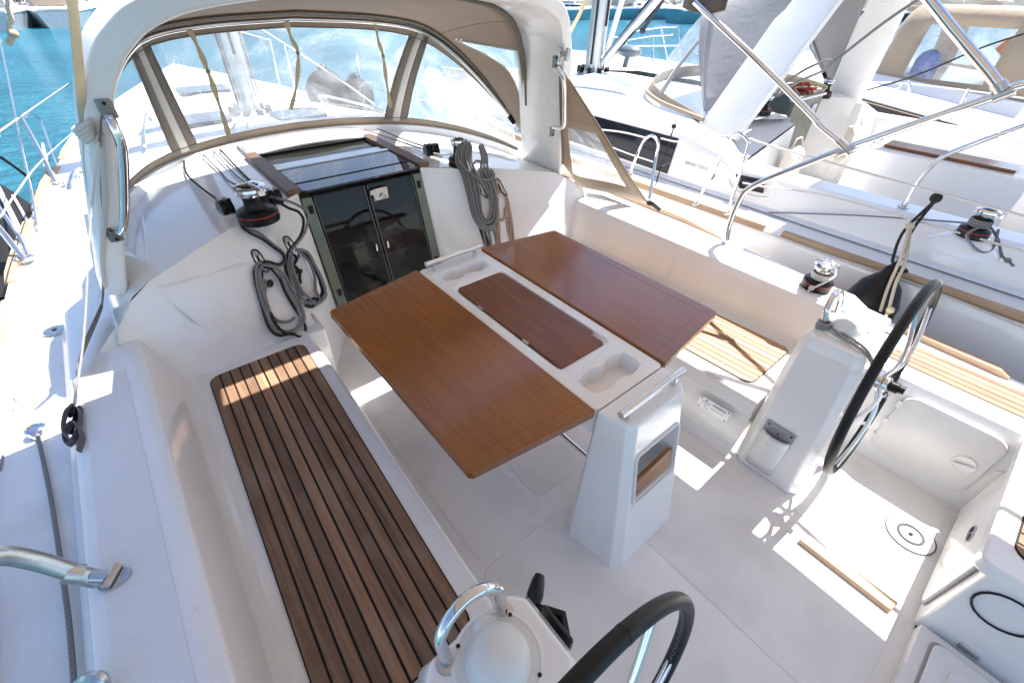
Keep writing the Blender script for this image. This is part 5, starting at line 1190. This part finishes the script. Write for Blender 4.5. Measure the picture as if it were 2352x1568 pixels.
tag(b.build('rope_pile', simple('red_rope', (.40, .04, .02), .8), None), 'red rope tangled with the beige rope pile beyond', 'rope coil')
# neighbour's coaming winch on a moulded cone
wb = atz(2222, 552, .80)
b = MB(); b.lathe([(.17, -.02), (.145, .0), (.10, .035), (.085, .045)], V(wb.x, wb.y, .78), n=32); b.build('winch_plinth', GEL, N)
wz = V(wb.x, wb.y, .825)
winch('w', tuple(wz), 'black winch on the neighbouring coaming wrapped in grey rope', rad=.060, hgt=.15, rot=-2)
b = MB()
for k in range(3): b.tube([wz+V(.043*math.cos(a), .043*math.sin(a), .066+k*.013) for a in [i*.349 for i in range(18)]], .0065, 7, closed=True)
b.tube(spl([wz+V(-.04, -.01, .07), wz+V(-.12, .01, .03), wz+V(-.10, -.08, -.03), wz+V(-.02, -.11, -.02), wz+V(.06, -.08, .05)], 6), .0065, 7)
b.tube(spl([wz+V(.04, -.03, .07), wz+V(.05, -.10, .01), wz+V(.0, -.16, -.05), wz+V(-.04, -.19, -.05), wz+V(-.10, -.22, -.05)], 6), .0065, 7); b.ball(wz+V(-.06, -.19, -.045), .014, 5)
tag(b.build('winch_line', RG, None), 'grey line wrapped round the neighbouring coaming winch and trailing down', 'rope')
# rigging block lines and rails of the neighbour
b = MB(); f0 = atz(2075, 475, .78)
rl = [f0, f0+V(0, .0, .06), atx(2105, 425, f0.x), atx(2150, 372, f0.x), atx(2200, 345, f0.x), atx(2352, 288, f0.x), atx(2480, 245, f0.x)]
NF = thing('support_railing', tuple(f0), 'polished tube railing standing on the neighbouring coaming', 'railing')
b.tube(spl(rl, 7), .0125, 12); b.build('side_rail', CHR, NF)
b = MB(); b.lathe([(.03, 0), (.028, .008), (.016, .012), (.016, .03)], f0, n=16); b.build('rail_foot', STL, NF)
# mast, vang, shrouds
def mast(X, Yy, z0, label, w=(.085, .13), h=9):
    M_ = thing('mast', (X, Yy, z0), label, 'mast'); b = MB()
    b.rings([[V(X+w[0]*math.cos(a), Yy+w[1]*math.sin(a), z) for a in [i*math.pi/10 for i in range(20)]] for z in (z0, z0+h)]); mm = b.build('mast_tube', ALU, M_, angle=60)
    b = MB(); b.tube([V(X-.02, Yy-w[1]-.01, z0+.5), V(X-.02, Yy-w[1]-.01, z0+h)], .012, 6); b.tube([V(X-w[0]-.012, Yy-.03, z0+.1), V(X-w[0]-.012, Yy-.03, z0+h)], .010, 6); b.build('mast_halyard', RBK, M_)
    b = MB(); b.tube([V(X+w[0]+.012, Yy-.05, z0+.2), V(X+w[0]+.012, Yy-.05, z0+h)], .008, 6); b.build('mast_halyard', RRD, M_)
    for k in range(9): a = k*.7; b = MB(); b.box((X+.16*math.cos(a), Yy+.2*math.sin(a), z0+.03), (.05, .05, .08), Matrix.Rotation(a, 3, 'Z')); b.build('mast_block', BLK, M_, bevel=.008)
    b = MB(); b.lathe([(.2, -.04), (.19, .0), (.14, .02)], (X, Yy, z0), n=20); b.build('mast_collar', GEL, M_)
    return M_
mast(0, 5.15, .80, 'own silver mast standing on the roof ahead of the dodger')
nm = atz(1362, 165, .97)
mast(nm.x, nm.y, .96, 'silver mast of the neighbouring yacht with a vang at its foot')
vb = V(nm.x, nm.y-.16, 1.10)
b = MB(); d1 = ray(1512, -5); v2 = CAM + d1*((nm.x-CAM.x)/d1.x)
b.tube([vb, v2, v2+(v2-vb)*.4], .045, 12); vg = tag(b.build('boom_vang', ALU, None), 'silver strut slanting up from the foot of the neighbouring mast', 'vang')
b = MB(); b.tube([vb+V(0, 0, .06), v2+V(0, 0, .09)], .014, 6); b.tube([vb+V(0, 0, -.04), v2+V(0, 0, -.10)], .009, 6); tag(b.build('vang_line', RBK, None), 'dark lines running along the silver vang strut', 'rope')
b = MB(); a0 = atx(1396, 112, nm.x+.3); a1 = atx(1432, -10, nm.x+.3); b.tube([a0, a1], .035, 10); b.tube([a0+(a0-a1)*.12, a0], .022, 8); tag(b.build('furled_pole', WPL, None), 'white pole standing beside the neighbouring mast', 'pole')
b = MB(); d0, d2 = atx(1476, 70, 6.0), atx(1530, -10, 6.0); b.tube([d0, d2], .03, 8); b.ball(d0, .05, 6); tag(b.build('dark_strut', simple('navy_cover', (.01, .015, .03), .6), None), 'thin navy strut behind the silver vang', 'strut')
# guard rails: gate stanchions and lifelines of the neighbour
def stan(pts, label, X):
    b = MB(); f1 = atz(*pts[0], NZ+.02); f2 = atz(*pts[-1], NZ+.02); mid = [atx(x, y, lerp(f1.x, f2.x, .5)) for x, y in pts[1:-1]]
    G = thing('stanchion', tuple(f1), label, 'stanchion', 'polished gate stanchions along the neighbouring deck')
    b.tube(spl([f1]+mid+[f2], 6), .0115, 10); b.build('stanchion_tube', CHR, G)
    b = MB()
    for f in (f1, f2): b.lathe([(.03, 0), (.028, .01), (.015, .014), (.015, .03)], f, n=12)
    b.build('stanchion_foot', STL, G)
stan([(1447, 398), (1466, 350), (1480, 322), (1498, 312), (1512, 330), (1506, 365), (1490, 466)], 'hoop shaped gate stanchion just right of the far side curtain', 2.2)
stan([(1597, 470), (1640, 390), (1672, 328), (1694, 306), (1716, 320), (1716, 345), (1670, 492)], 'hoop shaped gate stanchion above the gap in the teak rail', 2.2)
LX = 2.235
def rp(name, pts, X, r, m, label, cat='rope', grp=None, k=6):
    b = MB(); b.tube(spl([atx(x, y, X) for x, y in pts], k), r, 7); return tag(b.build(name, m, None), label, cat, grp)
rp('lifeline', [(1370, 297), (1430, 304), (1488, 318)], LX, .0065, RWH, 'upper white lifeline left of the first gate stanchion', 'lifeline')
rp('lifeline', [(1518, 318), (1560, 326), (1620, 318), (1686, 312)], LX, .0065, RWH, 'upper white lifeline between the two gate stanchions', 'lifeline')
rp('lifeline', [(1722, 318), (1760, 332), (1900, 372), (2100, 428), (2352, 496), (2500, 536)], LX, .0065, RWH, 'upper white lifeline running right from the second stanchion', 'lifeline')
rp('lifeline', [(1385, 330), (1440, 352), (1500, 372)], LX, .0055, RWH, 'middle white lifeline left of the first gate stanchion', 'lifeline')
rp('lifeline', [(1706, 420), (1760, 430), (1900, 450), (2143, 518), (2352, 577), (2500, 618)], LX, .006, RWH, 'middle white lifeline passing above the hung black fender', 'lifeline')
rp('mooring_line', [(1762, 534), (1900, 585), (2100, 652), (2352, 752), (2450, 790)], 2.16, .006, RWH, 'low white line along the neighbouring teak rail', 'rope')
rp('mooring_line', [(1700, 487), (1800, 489), (1950, 494), (2100, 503), (2220, 512)], 2.47, .005, RG, 'thin grey line lying along the neighbouring coaming', 'rope')
# fender and its lanyards
FD = thing('fender', tuple(atx(1990, 690, 1.98)), 'black pear shaped fender squeezed between the two yachts', 'fender')
b = MB(); ft = atx(2052, 608, 2.02); fc = atx(1996, 700, 1.98); ax = (fc-ft).normalized()
b.lathe([(.012, 0), (.03, .02), (.035, .05), (.10, .12), (.135, .22), (.14, .35), (.12, .5), (.05, .6), (.01, .62)], ft, ax, 24); b.build('fender_body', BLK, FD, angle=60)
b = MB()
for dx_ in (-8, 10): b.tube(spl([ft, atx(2060+dx_, 590, 2.1), atx(2085+dx_, 530, 2.2), atx(2150, 458, LX)], 6), .008, 7)
b.ball(atx(2150, 455, LX), .028, 6); b.tube([atx(2142, 462, LX), atx(2162, 448, LX)], .014, 6); b.build('fender_lanyard', RBK, FD)
b = MB(); b.ball(atx(2064, 617, 2.1), .05, 7, (.6, 1, .35)); b.ball(atx(2046, 630, 2.08), .05, 7, (.6, 1, .35)); b.build('fender_cap', BLK, FD)
b = MB(); kn = atx(2090, 520, 2.15)
b.tube(spl([kn, atx(2070, 590, 2.0), atx(2040, 660, 1.9), atx(2022, 715, 1.80)], 5), .008, 7); b.tube(spl([kn+V(.02, 0, 0), atx(2080, 600, 2.0), atx(2058, 650, 1.9), atx(2040, 715, 1.78), atx(2028, 735, 1.7)], 5), .008, 7); b.ball(kn, .022, 6); b.ball(atx(2045, 712, 1.78), .02, 6)
tag(b.build('spring_line', RBE, None), 'beige knotted line reaching across beside the black fender', 'rope')
b = MB()
for X_, yy in ((1548, 290),): b.tube([atx(1548, 292, 2.3), atx(1522, 370, 2.26), atx(1494, 466, 2.23)], .005, 6); b.ball(atx(1548, 290, 2.3), .02, 5); b.ball(atx(1501, 445, 2.235), .016, 5)
tag(b.build('fender_line', RBK, None), 'black cord tied down beside the first gate stanchion', 'cord')
b = MB(); b.tube(spl([V(2.85, 3.0, .965), V(2.84, 3.04, 1.03), V(2.75, 3.7, 1.01), V(2.74, 3.75, .94)], 6), .011, 8); tag(b.build('roof_handrail', CHR, None), 'steel handrail on the neighbouring coachroof', 'handrail')
# ropes over the neighbour's arch
rp('sheet_line', [(1905, 150), (2020, 60), (2100, 5), (2140, -20)], 3.6, .011, RG, 'grey line crossing the neighbouring arch towards the top edge', 'rope')
rp('sheet_line', [(1780, 222), (1800, 195), (1850, 160), (1905, 138), (1895, 160), (1830, 190), (1785, 222)], 3.2, .010, RGL, 'slack grey line looped at the neighbouring arch leg', 'rope')

# ================================================================== third yacht beyond
T3 = thing('sailing_yacht', (8.6, 2, -.65), 'white yacht farthest right with beige dodger and dark hull windows', 'sailing yacht')
b = MB(); ys3 = [-4, -2, 0, 1.2, 2.2, 3.4, 4.6, 5.4]; e3 = [6.5, 6.48, 6.46, 6.46, 6.48, 6.75, 7.6, 8.4]
for f3 in (lambda x: x, lambda x: 17.2-x):
    b.rings([[V(f3(e+.15), y, -.8), V(f3(e-.01), y, .3), V(f3(e), y, .60+.105*min(y, 2.2)), V(f3(e+.04), y, .63+.105*min(y, 2.2)), V(f3(min(8.55, e+.7)), y, .70+.09*min(y, 2.2)), V(f3(min(8.56, e+.8)), y, .85+.06*min(y, 2.2)), V(8.6, y, .92+.06*min(y, 2.2))] for y, e in zip(ys3, e3)], closed=False, cap=False)
b.build('hull', GEL, T3)
b = MB(); b.rings([[V(6.435, y, .455+.105*y), V(6.44, y, .585+.105*y)] for y in (-3, 0, 2.2)], closed=False, cap=False); b.build('window_band', DWIN, T3)
b = MB(); b.rings([[V(6.43, y, .560+.105*y), V(6.43, y, .572+.105*y)] for y in (-3, 0, 2.2)], closed=False, cap=False); b.build('rub_stripe', CANVB, T3)
D3 = thing('spray_dodger', (8.6, 1.2, .9), 'beige canvas dodger of the yacht farthest right', 'spray dodger')
def d3(u, v):
    a = math.pi*u; r = 1.25; zz = .80+.95*min(1, math.sin(a)*1.6); x = 8.6-math.cos(a)*r; y = lerp(2.6, .7, v) - (1-v)*.0
    if v < .45: t = v/.45; return V(x, lerp(3.0-.5*abs(math.cos(a)), 2.2, t), lerp(.84, zz, t))
    return V(x, lerp(2.2, .6, (v-.45)/.55), zz)
b = MB(); b2 = MB(); n = 24
for i in range(n):
    for j in range(n):
        u0, u1, v0, v1 = i/n, (i+1)/n, j/n, (j+1)/n; um, vm = (u0+u1)/2, (v0+v1)/2
        ins = (.06 < vm < .38 and abs(um-.5) < .44 and abs(abs(um-.5)-.2) > .025) or (.55 < vm < .85 and (um < .16 or um > .84) and .04 < min(um, 1-um))
        (b2 if ins else b).quad(d3(u0, v0), d3(u1, v0), d3(u1, v1), d3(u0, v1))
b.build('dodger_canvas', CANVB, D3, solid=.006, angle=80); b2.build('dodger_window', VINH, D3, angle=80)
b = MB(); b.lathe([(.02, 0), (.12, .05), (.14, .2), (.14, .42), (.10, .5), (.03, .54)], atx(2115, 172, 7.7)+V(0, 0, -.25), n=20); tag(b.build('fender', BLU, None), 'bright blue fender standing behind the beige dodger window', 'fender')
b = MB(); c3 = atx(2352, 165, 9.6)
b.tube([c3+V(0, .42*math.cos(a), .42*math.sin(a)) for a in [math.pi*(.15+i*.075) for i in range(20)]], .12, 12); tag(b.build('horseshoe_buoy', ORG, None), 'orange horseshoe lifebuoy at the far right edge', 'lifebuoy')
def stan2(pts, X, label):
    G = thing('stanchion', tuple(atx(*pts[0], X)), label, 'stanchion', 'thin stanchions of the yacht farthest right'); b = MB(); b.tube(spl([atx(x, y, X) for x, y in pts], 5), .016, 8); b.build('stanchion_tube', CHR, G)
stan2([(2027, 262), (2060, 205), (2076, 190), (2090, 200), (2072, 265)], 6.55, 'hoop stanchion on the yacht farthest right')
stan2([(2200, 255), (2225, 205)], 6.55, 'single post stanchion on the yacht farthest right')
rp('lifeline', [(1985, 190), (2080, 192), (2220, 208), (2352, 226)], 6.55, .008, RWH, 'white lifeline of the yacht farthest right', 'lifeline')
rp('mooring_line', [(1990, 208), (2100, 175), (2250, 112), (2352, 78)], 5.6, .009, RBK, 'thin black line slanting across the beige dodger', 'rope')
# bow rail glimpsed between the masts
PU = thing('bow_pulpit', tuple(atx(1450, 165, 8.2)), 'white tubular bow rail seen above the neighbouring foredeck', 'bow rail')
b = MB()
for L in ([(1440, 92), (1500, 82), (1545, 80)], [(1452, 72), (1520, 62), (1556, 62)], [(1440, 92), (1432, 130), (1425, 168)], [(1500, 82), (1500, 165)], [(1520, 64), (1535, 140)], [(1556, 62), (1562, 130)], [(1455, 105), (1560, 104)], [(1400, 88), (1410, 84), (1428, 86)], [(1400, 88), (1390, 150)]): b.tube([atx(x, y, 8.2) for x, y in L], .018, 7)
b.build('rail_tube', CHR, PU)
B4 = thing('moored_yacht', tuple(atz(1480, 150, -.6)), 'white foredeck of the yacht beyond, under the tubular bow rail', 'sailing yacht')
b = MB(); 
b.rings([[V(7.2, y, -.7), V(6.9, y, .45), V(7.2, y, .52), V(9.6, y, .52), V(9.9, y, .45), V(9.6, y, -.7)] for y in (5.6, 6.6, 8.0)]+[[V(8.3, 10.2, -.7), V(8.4, 10.4, .5), V(8.42, 10.4, .55), V(8.48, 10.4, .55), V(8.5, 10.4, .5), V(8.5, 10.2, -.7)]]); b.build('hull', GEL, B4)
b = MB(); c = atx(1445, 118, 7.6); b.ball(c, .22, 8, (1, 1.3, .5)); b.tube([c, c+V(0, .1, -.55)], .05, 8); tag(b.build('outboard_motor', simple('grey_cowling', (.10, .13, .15), .35), None), 'dark outboard motor clamped beyond the neighbouring mast', 'outboard motor')
# ================================================================== our bow rails, port guard rails, tender
def tubes(name, polys, r, m, label, cat, grp=None):
    b = MB()
    for p in polys: b.tube(spl(p, 6), r, 8)
    return tag(b.build(name, m, None), label, cat, grp)
def L2(pts, X): return [atx(x, y, X) for x, y in pts]
ST = thing('stanchion', tuple(atz(128, 425, .56)), 'double gate stanchion on the near side deck by the water', 'stanchion')
b = MB(); f1 = atz(130, 425, .56); f2 = atz(150, 430, .56); X1 = -1.57
b.tube(spl([f1, atx(100, 365, -1.585), atx(70, 308, -1.60), atx(48, 268, -1.61)], 5), .013, 10); b.tube(spl([f2, atx(125, 365, -1.575), atx(98, 290, -1.60), atx(88, 272, -1.605), atx(72, 262, -1.615), atx(60, 268, -1.62)], 5), .010, 10); b.build('stanchion_tube', CHR, ST)
b = MB()
for f in (f1, f2): b.lathe([(.03, 0), (.026, .012), (.015, .016), (.015, .03)], f, n=12)
b.build('stanchion_foot', STL, ST)
ST = thing('stanchion', tuple(atz(62, 605, .545)), 'second stanchion on the near side deck with a cord round its foot', 'stanchion')
b = MB(); f = atz(62, 603, .545); b.tube(spl([f, atx(20, 550, f.x-.02), atx(-30, 490, f.x-.04)], 5), .013, 10); b.tube(spl([f+V(.01, .03, 0), atx(45, 545, f.x-.01), atx(0, 480, f.x-.03), atx(-30, 440, f.x-.04)], 5), .010, 10); b.build('stanchion_tube', CHR, ST)
b = MB(); b.lathe([(.035, 0), (.03, .012), (.015, .016), (.015, .03)], f, n=12); b.tube([f+V(.04*math.cos(a), .04*math.sin(a), .025) for a in [i*.52 for i in range(12)]], .008, 6, closed=True); b.build('stanchion_foot', STL, ST)
tubes('lifeline', [[atx(196, 165, -1.55), atx(95, 235, -1.58), atx(0, 312, -1.60), atx(-60, 360, -1.6)]], .0045, RWH, 'upper wire lifeline crossing the open water at the left', 'lifeline')
tubes('lifeline', [[atx(172, 300, -1.55), atx(100, 365, -1.58), atx(40, 440, -1.60), atx(0, 500, -1.6)]], .004, RWH, 'lower wire lifeline crossing the open water at the left', 'lifeline')
tubes('shroud', [[atx(-5, 70, -1.66), atx(22, 200, -1.66), atx(48, 330, -1.66), atx(72, 440, -1.66), atx(86, 520, -1.67)]], .008, STL, 'steel shroud running down the left edge to the deck', 'shroud')
tubes('lashing_line', [[atx(98, 330, -1.62), atx(105, 400, -1.63), atx(118, 430, -1.63)], [atx(98, 330, -1.62), atx(120, 420, -1.6)]], .008, RBE, 'pale lashing line hanging from the near gate stanchion', 'rope')
tubes('boat_hook', [[atx(0, 360, -1.8), atx(40, 388, -1.75), atx(70, 412, -1.72)]], .010, BLK, 'dark boat hook shaft poking in above the near deck', 'boat hook')
tubes('mooring_line', [[atx(-5, 430, -1.85), atx(30, 500, -1.8), atx(60, 560, -1.78), atx(68, 585, -1.76)]], .014, RWH, 'thick white mooring line leading to the near stanchion foot', 'rope')
tubes('mooring_line', [[atx(-10, 520, -1.9), atx(30, 570, -1.85), atx(60, 612, -1.79)], [atx(60, 612, -1.79), atx(30, 622, -1.82), atx(28, 640, -1.82), atx(50, 645, -1.80)]], .010, RBE, 'beige line looped round the near teak rail', 'rope')
tubes('jack_line', [[atz(160, 425, .548), atz(118, 560, .545), atz(80, 620, .543), atz(60, 780, .54), atz(25, 950, .538), atz(0, 1080, .535)]], .0035, simple('violet_line', (.30, .27, .36), .8), 'thin violet jack line lying along the near side deck', 'rope')
tubes('deck_line', [[V(-1.69, 1.84, .56), atz(100, 1060, .55), atz(118, 1150, .55), atz(135, 1260, .548), atz(155, 1400, .547), atz(165, 1500, .547), atz(172, 1600, .547)]], .0065, RGL, 'grey line leaving the steel socket and running along the near deck', 'rope')
tubes('light_line', [[atz(-5, 925, .545), atz(25, 915, .545), atz(45, 918, .545), atz(30, 938, .545), atz(-5, 960, .545)]], .004, RWH, 'small white cord loop lying on the near deck', 'cord')
tubes('deck_hoop', [[atz(178, 1600, .63), atz(182, 1572, .66), atz(205, 1556, .68), atz(232, 1560, .68), atz(242, 1600, .63)]], .013, STL, 'dark steel hoop at the bottom left corner', 'hoop')
# tender alongside
TD = thing('inflatable_dinghy', (-2.9, 6.2, -.5), 'black inflatable dinghy lying alongside the near hull', 'dinghy')
q_ = [(-2.30, 4.6, -.34), (-2.26, 5.7, -.34), (-2.32, 6.9, -.28), (-2.7, 7.8, -.14), (-3.1, 8.0, -.12), (-3.45, 7.6, -.16), (-3.67, 6.7, -.32), (-3.7, 5.5, -.34), (-3.65, 4.6, -.34)]
b = MB(); b.tube(spl(q_, 8), .25, 18); b.build('dinghy_tube', RUB, TD, angle=60)
b = MB(); b.box((-2.98, 5.9, -.46), (1.3, 3.0, .06)); b.build('dinghy_floor', simple('grey_floor', (.42, .45, .48), .5), TD); b = MB(); b.box((-2.98, 6.0, -.16), (1.3, .28, .04)); b.build('dinghy_seat', GELS, TD, bevel=.01)
b = MB(); b.tube(spl([(-2.17, 4.9, -.14), (-2.07, 5.6, -.10), (-2.10, 6.3, -.12), (-2.17, 6.9, -.04)], 6), .012, 6); b.build('grab_line', RWH, TD)
OB = thing('outboard_motor', (-2.62, 4.45, -.2), 'grey and black outboard motor at the far left edge', 'outboard motor')
b = MB(); b.rings([[V(-2.45+w*math.cos(a), 4.45+w*1.3*math.sin(a), z) for a in [i*.5236 for i in range(12)]] for z, w in ((-.15, .10), (-.10, .15), (.08, .16), (.18, .12), (.21, .05))]); b.build('motor_cowl', BLK, OB); b = MB(); b.tube([V(-2.45, 4.45, -.15), V(-2.45, 4.4, -.8)], .06, 8); b.build('motor_leg', STL, OB)
# our forward guard rail and two round black fenders on the foredeck
for k, (x, y, r_, lab) in enumerate(((752, 212, .20, 'larger black ball fender seen through the centre window'), (820, 222, .17, 'smaller black ball fender beside the larger one'))):
    c = atx(x, y, 1.0 if k == 0 else 1.25); F3 = thing('ball_fender', (c.x, c.y, c.z-r_), lab, 'fender', 'black ball fenders on the foredeck'); r2 = r_*1.15
    b = MB(); b.ball(c, r2, 12); b.build('fender_ball', RUB, F3, angle=60); b = MB(); b.lathe([(.06, r2*.9), (.05, r2*1.1), (.02, r2*1.2)], c, n=12); b.build('fender_eye', BLK, F3)
for s in (1,):
    G = thing('bow_rail', (s*1.0, 7.2, .65), ('port' if s < 0 else 'starboard')+' guard wires and rail on the sunlit foredeck', 'bow rail'); b = MB()
    for y in ((5.7, 7.0) if s < 0 else (4.2, 5.7, 7.0)):
        e = interp(list(zip([2.5, 3.5, 4.7, 6.0, 7.4, 8.6], [1.80, 1.75, 1.62, 1.36, .92, .38])), y)-.05; b.tube([V(s*e, y, .56), V(s*e, y, 1.16)], .012, 8)
    b.tube(spl([(s*.92, 7.3, 1.2), (s*.6, 8.2, 1.28), (s*.1, 8.9, 1.3)], 6), .013, 8); b.tube([V(s*.9, 7.3, .68), V(s*.92, 7.3, 1.2)], .013, 8); b.build('rail_post', CHR, G)
    b = MB()
    for z in (.86, 1.14): b.tube([V(s*1.75, 2.9, z*.98), V(s*1.60, 4.2, z)][(1 if s < 0 else 0):]+[V(s*1.58, 4.4, z), V(s*1.37, 5.7, z), V(s*.98, 7.0, z), V(s*.9, 7.3, z)], .004, 6)
    b.build('guard_wire', STL, G)
tubes('jib_sheet', [[V(.95, 3.95, .86), V(.80, 4.6, .87), V(.2, 5.3, .9)], [V(-.5, 3.9, .87), V(-.3, 4.5, .86), V(-.1, 5.0, .86)], [V(-.3, 3.92, .875), V(-.2, 4.5, .86), V(0, 5.0, .86)]], .007, RGL, 'pale control lines leading aft from the own mast foot', 'rope')
tubes('halyard', [[atx(590, 60, .5), atx(760, 170, .6), atx(860, 240, .7)]], .007, RWH, 'white halyard slanting across the centre window', 'rope')
# ================================================================== water, far shore, boats
b = MB(); b.quad(V(-900, -900, -.65), V(900, -900, -.65), V(900, 900, -.65), V(-900, 900, -.65)); tag(b.build('sea', SEA, None), kind='structure')
shore = [(-75, 36), (-40, 40), (-14, 41.5), (2, 45), (20, 42.5), (40, 40.5), (50, 35), (75, 34), (110, 26), (160, 5)]
b = MB(); b.rings([[V(x, y, -1), V(x, y, .0), V(x*1.02, y*1.02+.4, .02), V(x*1.08, y*1.08+3, .1)] for x, y in shore], closed=False, cap=False); tag(b.build('quay', STONE, None, angle=20), kind='structure')
b = MB(); rnd = random.Random(5)
rs = []
for i in range(60):
    t = i/59; x = lerp(-90, 170, t); yy = interp(shore, x); h = 4+3*math.sin(t*9)+2*math.sin(t*23); k = 1.07
    rs.append([V(x*k, yy*k+2, 0), V(x*k*1.25, yy*k*1.25+14, h), V(x*k*1.9, yy*k*1.9+55, h*4), V(x*k*2.6, yy*k*2.6+100, h*5.5+4)])
b.rings(rs, closed=False, cap=False); tag(b.build('hills', HILLM, None, angle=60), kind='structure')
def tree(x, y, h, lab):
    Tt = thing('tree', (x, y, .2), lab, 'tree', 'dark trees behind the far quay'); b = MB(); b.tube([V(x, y, .1), V(x+.1, y, h*.45), V(x-.1, y+.1, h*.8)], .14, 7, taper=lambda t: 1-.6*t)
    for k in range(4): a = k*1.7; b.tube([V(x, y, h*.4), V(x+math.cos(a)*h*.22, y+math.sin(a)*h*.22, h*.65)], .06, 5)
    b.build('trunk', BARK, Tt); b = MB(); r_ = random.Random(int(x*10))
    for k in range(420):
        a = r_.uniform(0, 6.28); ph = r_.uniform(-1, 1); rr = h*.36*(r_.random()**.35); c = V(x+rr*math.cos(a)*math.sqrt(1-ph*ph), y+rr*math.sin(a)*math.sqrt(1-ph*ph), h*.66+rr*ph*.85); q = .16+.16*r_.random()
        n = V(r_.uniform(-1, 1), r_.uniform(-1, 1), r_.uniform(-1, 1)).normalized(); u_ = n.orthogonal().normalized(); v_ = n.cross(u_)
        b.quad(c-u_*q, c-v_*q*.6, c+u_*q, c+v_*q*.6)
    b.build('crown', LEAF, Tt)
def farboat(wx, wy, L, head, hullm, lab, lett=None, hgt=.95, mastx=True, scale=1):
    c = atz(wx, wy, -.65); Tn = thing('moored_yacht', tuple(c), lab, 'sailing yacht'); M = Matrix.Rotation(head, 3, 'Z')
    def P(x, y, z): return M @ V(x, y, z) + c
    b = MB(); st = [(-.5, .62, .9), (-.3, .85, .95), (0, 1, 1), (.25, .8, 1.06), (.42, .4, 1.14), (.5, .03, 1.2)]; B_ = L*.155
    b.rings([[P(t*L*(.93 if t > 0 else 1), -B_*w*.72, -.1), P(t*L, -B_*w, hgt*h), P(t*L, 0, hgt*h+.06), P(t*L, B_*w, hgt*h), P(t*L*(.93 if t > 0 else 1), B_*w*.72, -.1)] for t, w, h in st]); hl = b.build('hull', hullm, Tn, angle=50)
    b = MB(); b.rings([[P(t*L*1.0, -B_*w*1.01, hgt*h-.03), P(t*L, -B_*w*.98, hgt*h+.10), P(t*L, 0, hgt*h+.12), P(t*L, B_*w*.98, hgt*h+.10), P(t*L*1.0, B_*w*1.01, hgt*h-.03)] for t, w, h in st]); b.build('deck', GELS, Tn)
    b = MB(); b.rings([[P(t*L, -B_*.6*w, hgt), P(t*L, -B_*.5*w, hgt+h), P(t*L, B_*.5*w, hgt+h), P(t*L, B_*.6*w, hgt)] for t, w, h in ((-.18, 1, .5), (.0, 1, .5), (.2, .8, .38), (.27, .6, .15))]); cb = b.build('cabin', GELS, Tn, bevel=.03)
    b = MB()
    for t in (-.12, -.04, .04, .12): b.box(P(t*L, -B_*.57, hgt+.28), (.5, .06, .13), M)
    b.build('cabin_window', DWIN, cb)
    b = MB(); b.rings([[P(-.34*L+x, -B_*.5, hgt+z) for x, z in ((0, .1), (0, 1.15), (1.5, 1.2), (2.1, .5))], [P(-.34*L+x, B_*.5, hgt+z) for x, z in ((0, .1), (0, 1.15), (1.5, 1.2), (2.1, .5))]]); b.build('sprayhood', random.choice([CANVB, BIM, BLU, CANVG]), Tn, bevel=.05)
    b = MB(); b.tube([P(.1*L, 0, hgt), P(.1*L, 0, 14)], .09, 7); b.tube([P(.08*L, 0, hgt+1.2), P(-.35*L, 0, hgt+1.3)], .10, 7); b.tube([P(.1*L, 0, 13), P(.5*L, 0, hgt*1.2)], .03, 5); b.build('mast', ALU, Tn)
    b = MB()
    for t in (-.45, -.3, -.1, .1, .3, .42):
        w = interp([(x[0], x[1]) for x in st], t)
        for q in (-1, 1): b.tube([P(t*L, q*B_*w*.93, hgt), P(t*L, q*B_*w*.93, hgt+.65)], .02, 4)
    for q in (-1, 1): b.tube([P(t*L, q*B_*interp([(x[0], x[1]) for x in st], t)*.93, hgt+.65) for t in (-.48, -.3, -.1, .1, .3, .42, .49)], .018, 4)
    b.build('guard_rail', CHR, Tn)
    if lett:
        d = M @ V(1, 0, 0); text(lett, 'bow_lettering', .52, P(-.30*L, -B_*.97-.07, .38), d, V(0, 0, 1), INK, Tn, .01)
    return Tn
random.seed(11)
h = 0
farboat(1306, 46, 5.5, R(-10), TEALH, 'small teal hulled yacht just right of the own arch', hgt=.8)
farboat(1472, 44, 11, R(-12), TEALH, 'teal toned yacht behind the neighbouring mast')
farboat(1650, 53, 12, R(-13), TEALH, 'teal toned yacht with dark letters on its bow', lett='MIDAS CHRI', hgt=1.1)
farboat(2120, 50, 11, R(-25), simple('navy_hull', (.03, .06, .09), .3), 'dark hulled yacht behind the thick polished tube')
farboat(2290, 50, 11, R(-25), TEALH, 'teal hulled yacht near the upper right corner', hgt=1.15)
for k, (x, y, lab) in enumerate(((30, 58, 'white yacht on the far quay left of the beige strap'), (120, 52, 'white yacht right behind the beige strap'), (190, 49, 'white yacht on the far quay touching the arch'))):
    farboat(x, y, 9.5, R((82, 96, 78, 100, 88)[k]), simple('white_hull_%d' % k, (.5, .52, .54), .3), lab, hgt=.85)
for px_, py_, lab in ((85, 34, 'low dark green tree behind the boats at the upper left'), (222, 26, 'low dark green tree just left of the top of the arch')):
    p = atz(px_, py_, -.3); tree(p.x, p.y, 3.4, lab)
for o in bpy.data.objects:
    if '_w' in o: del o['_w']
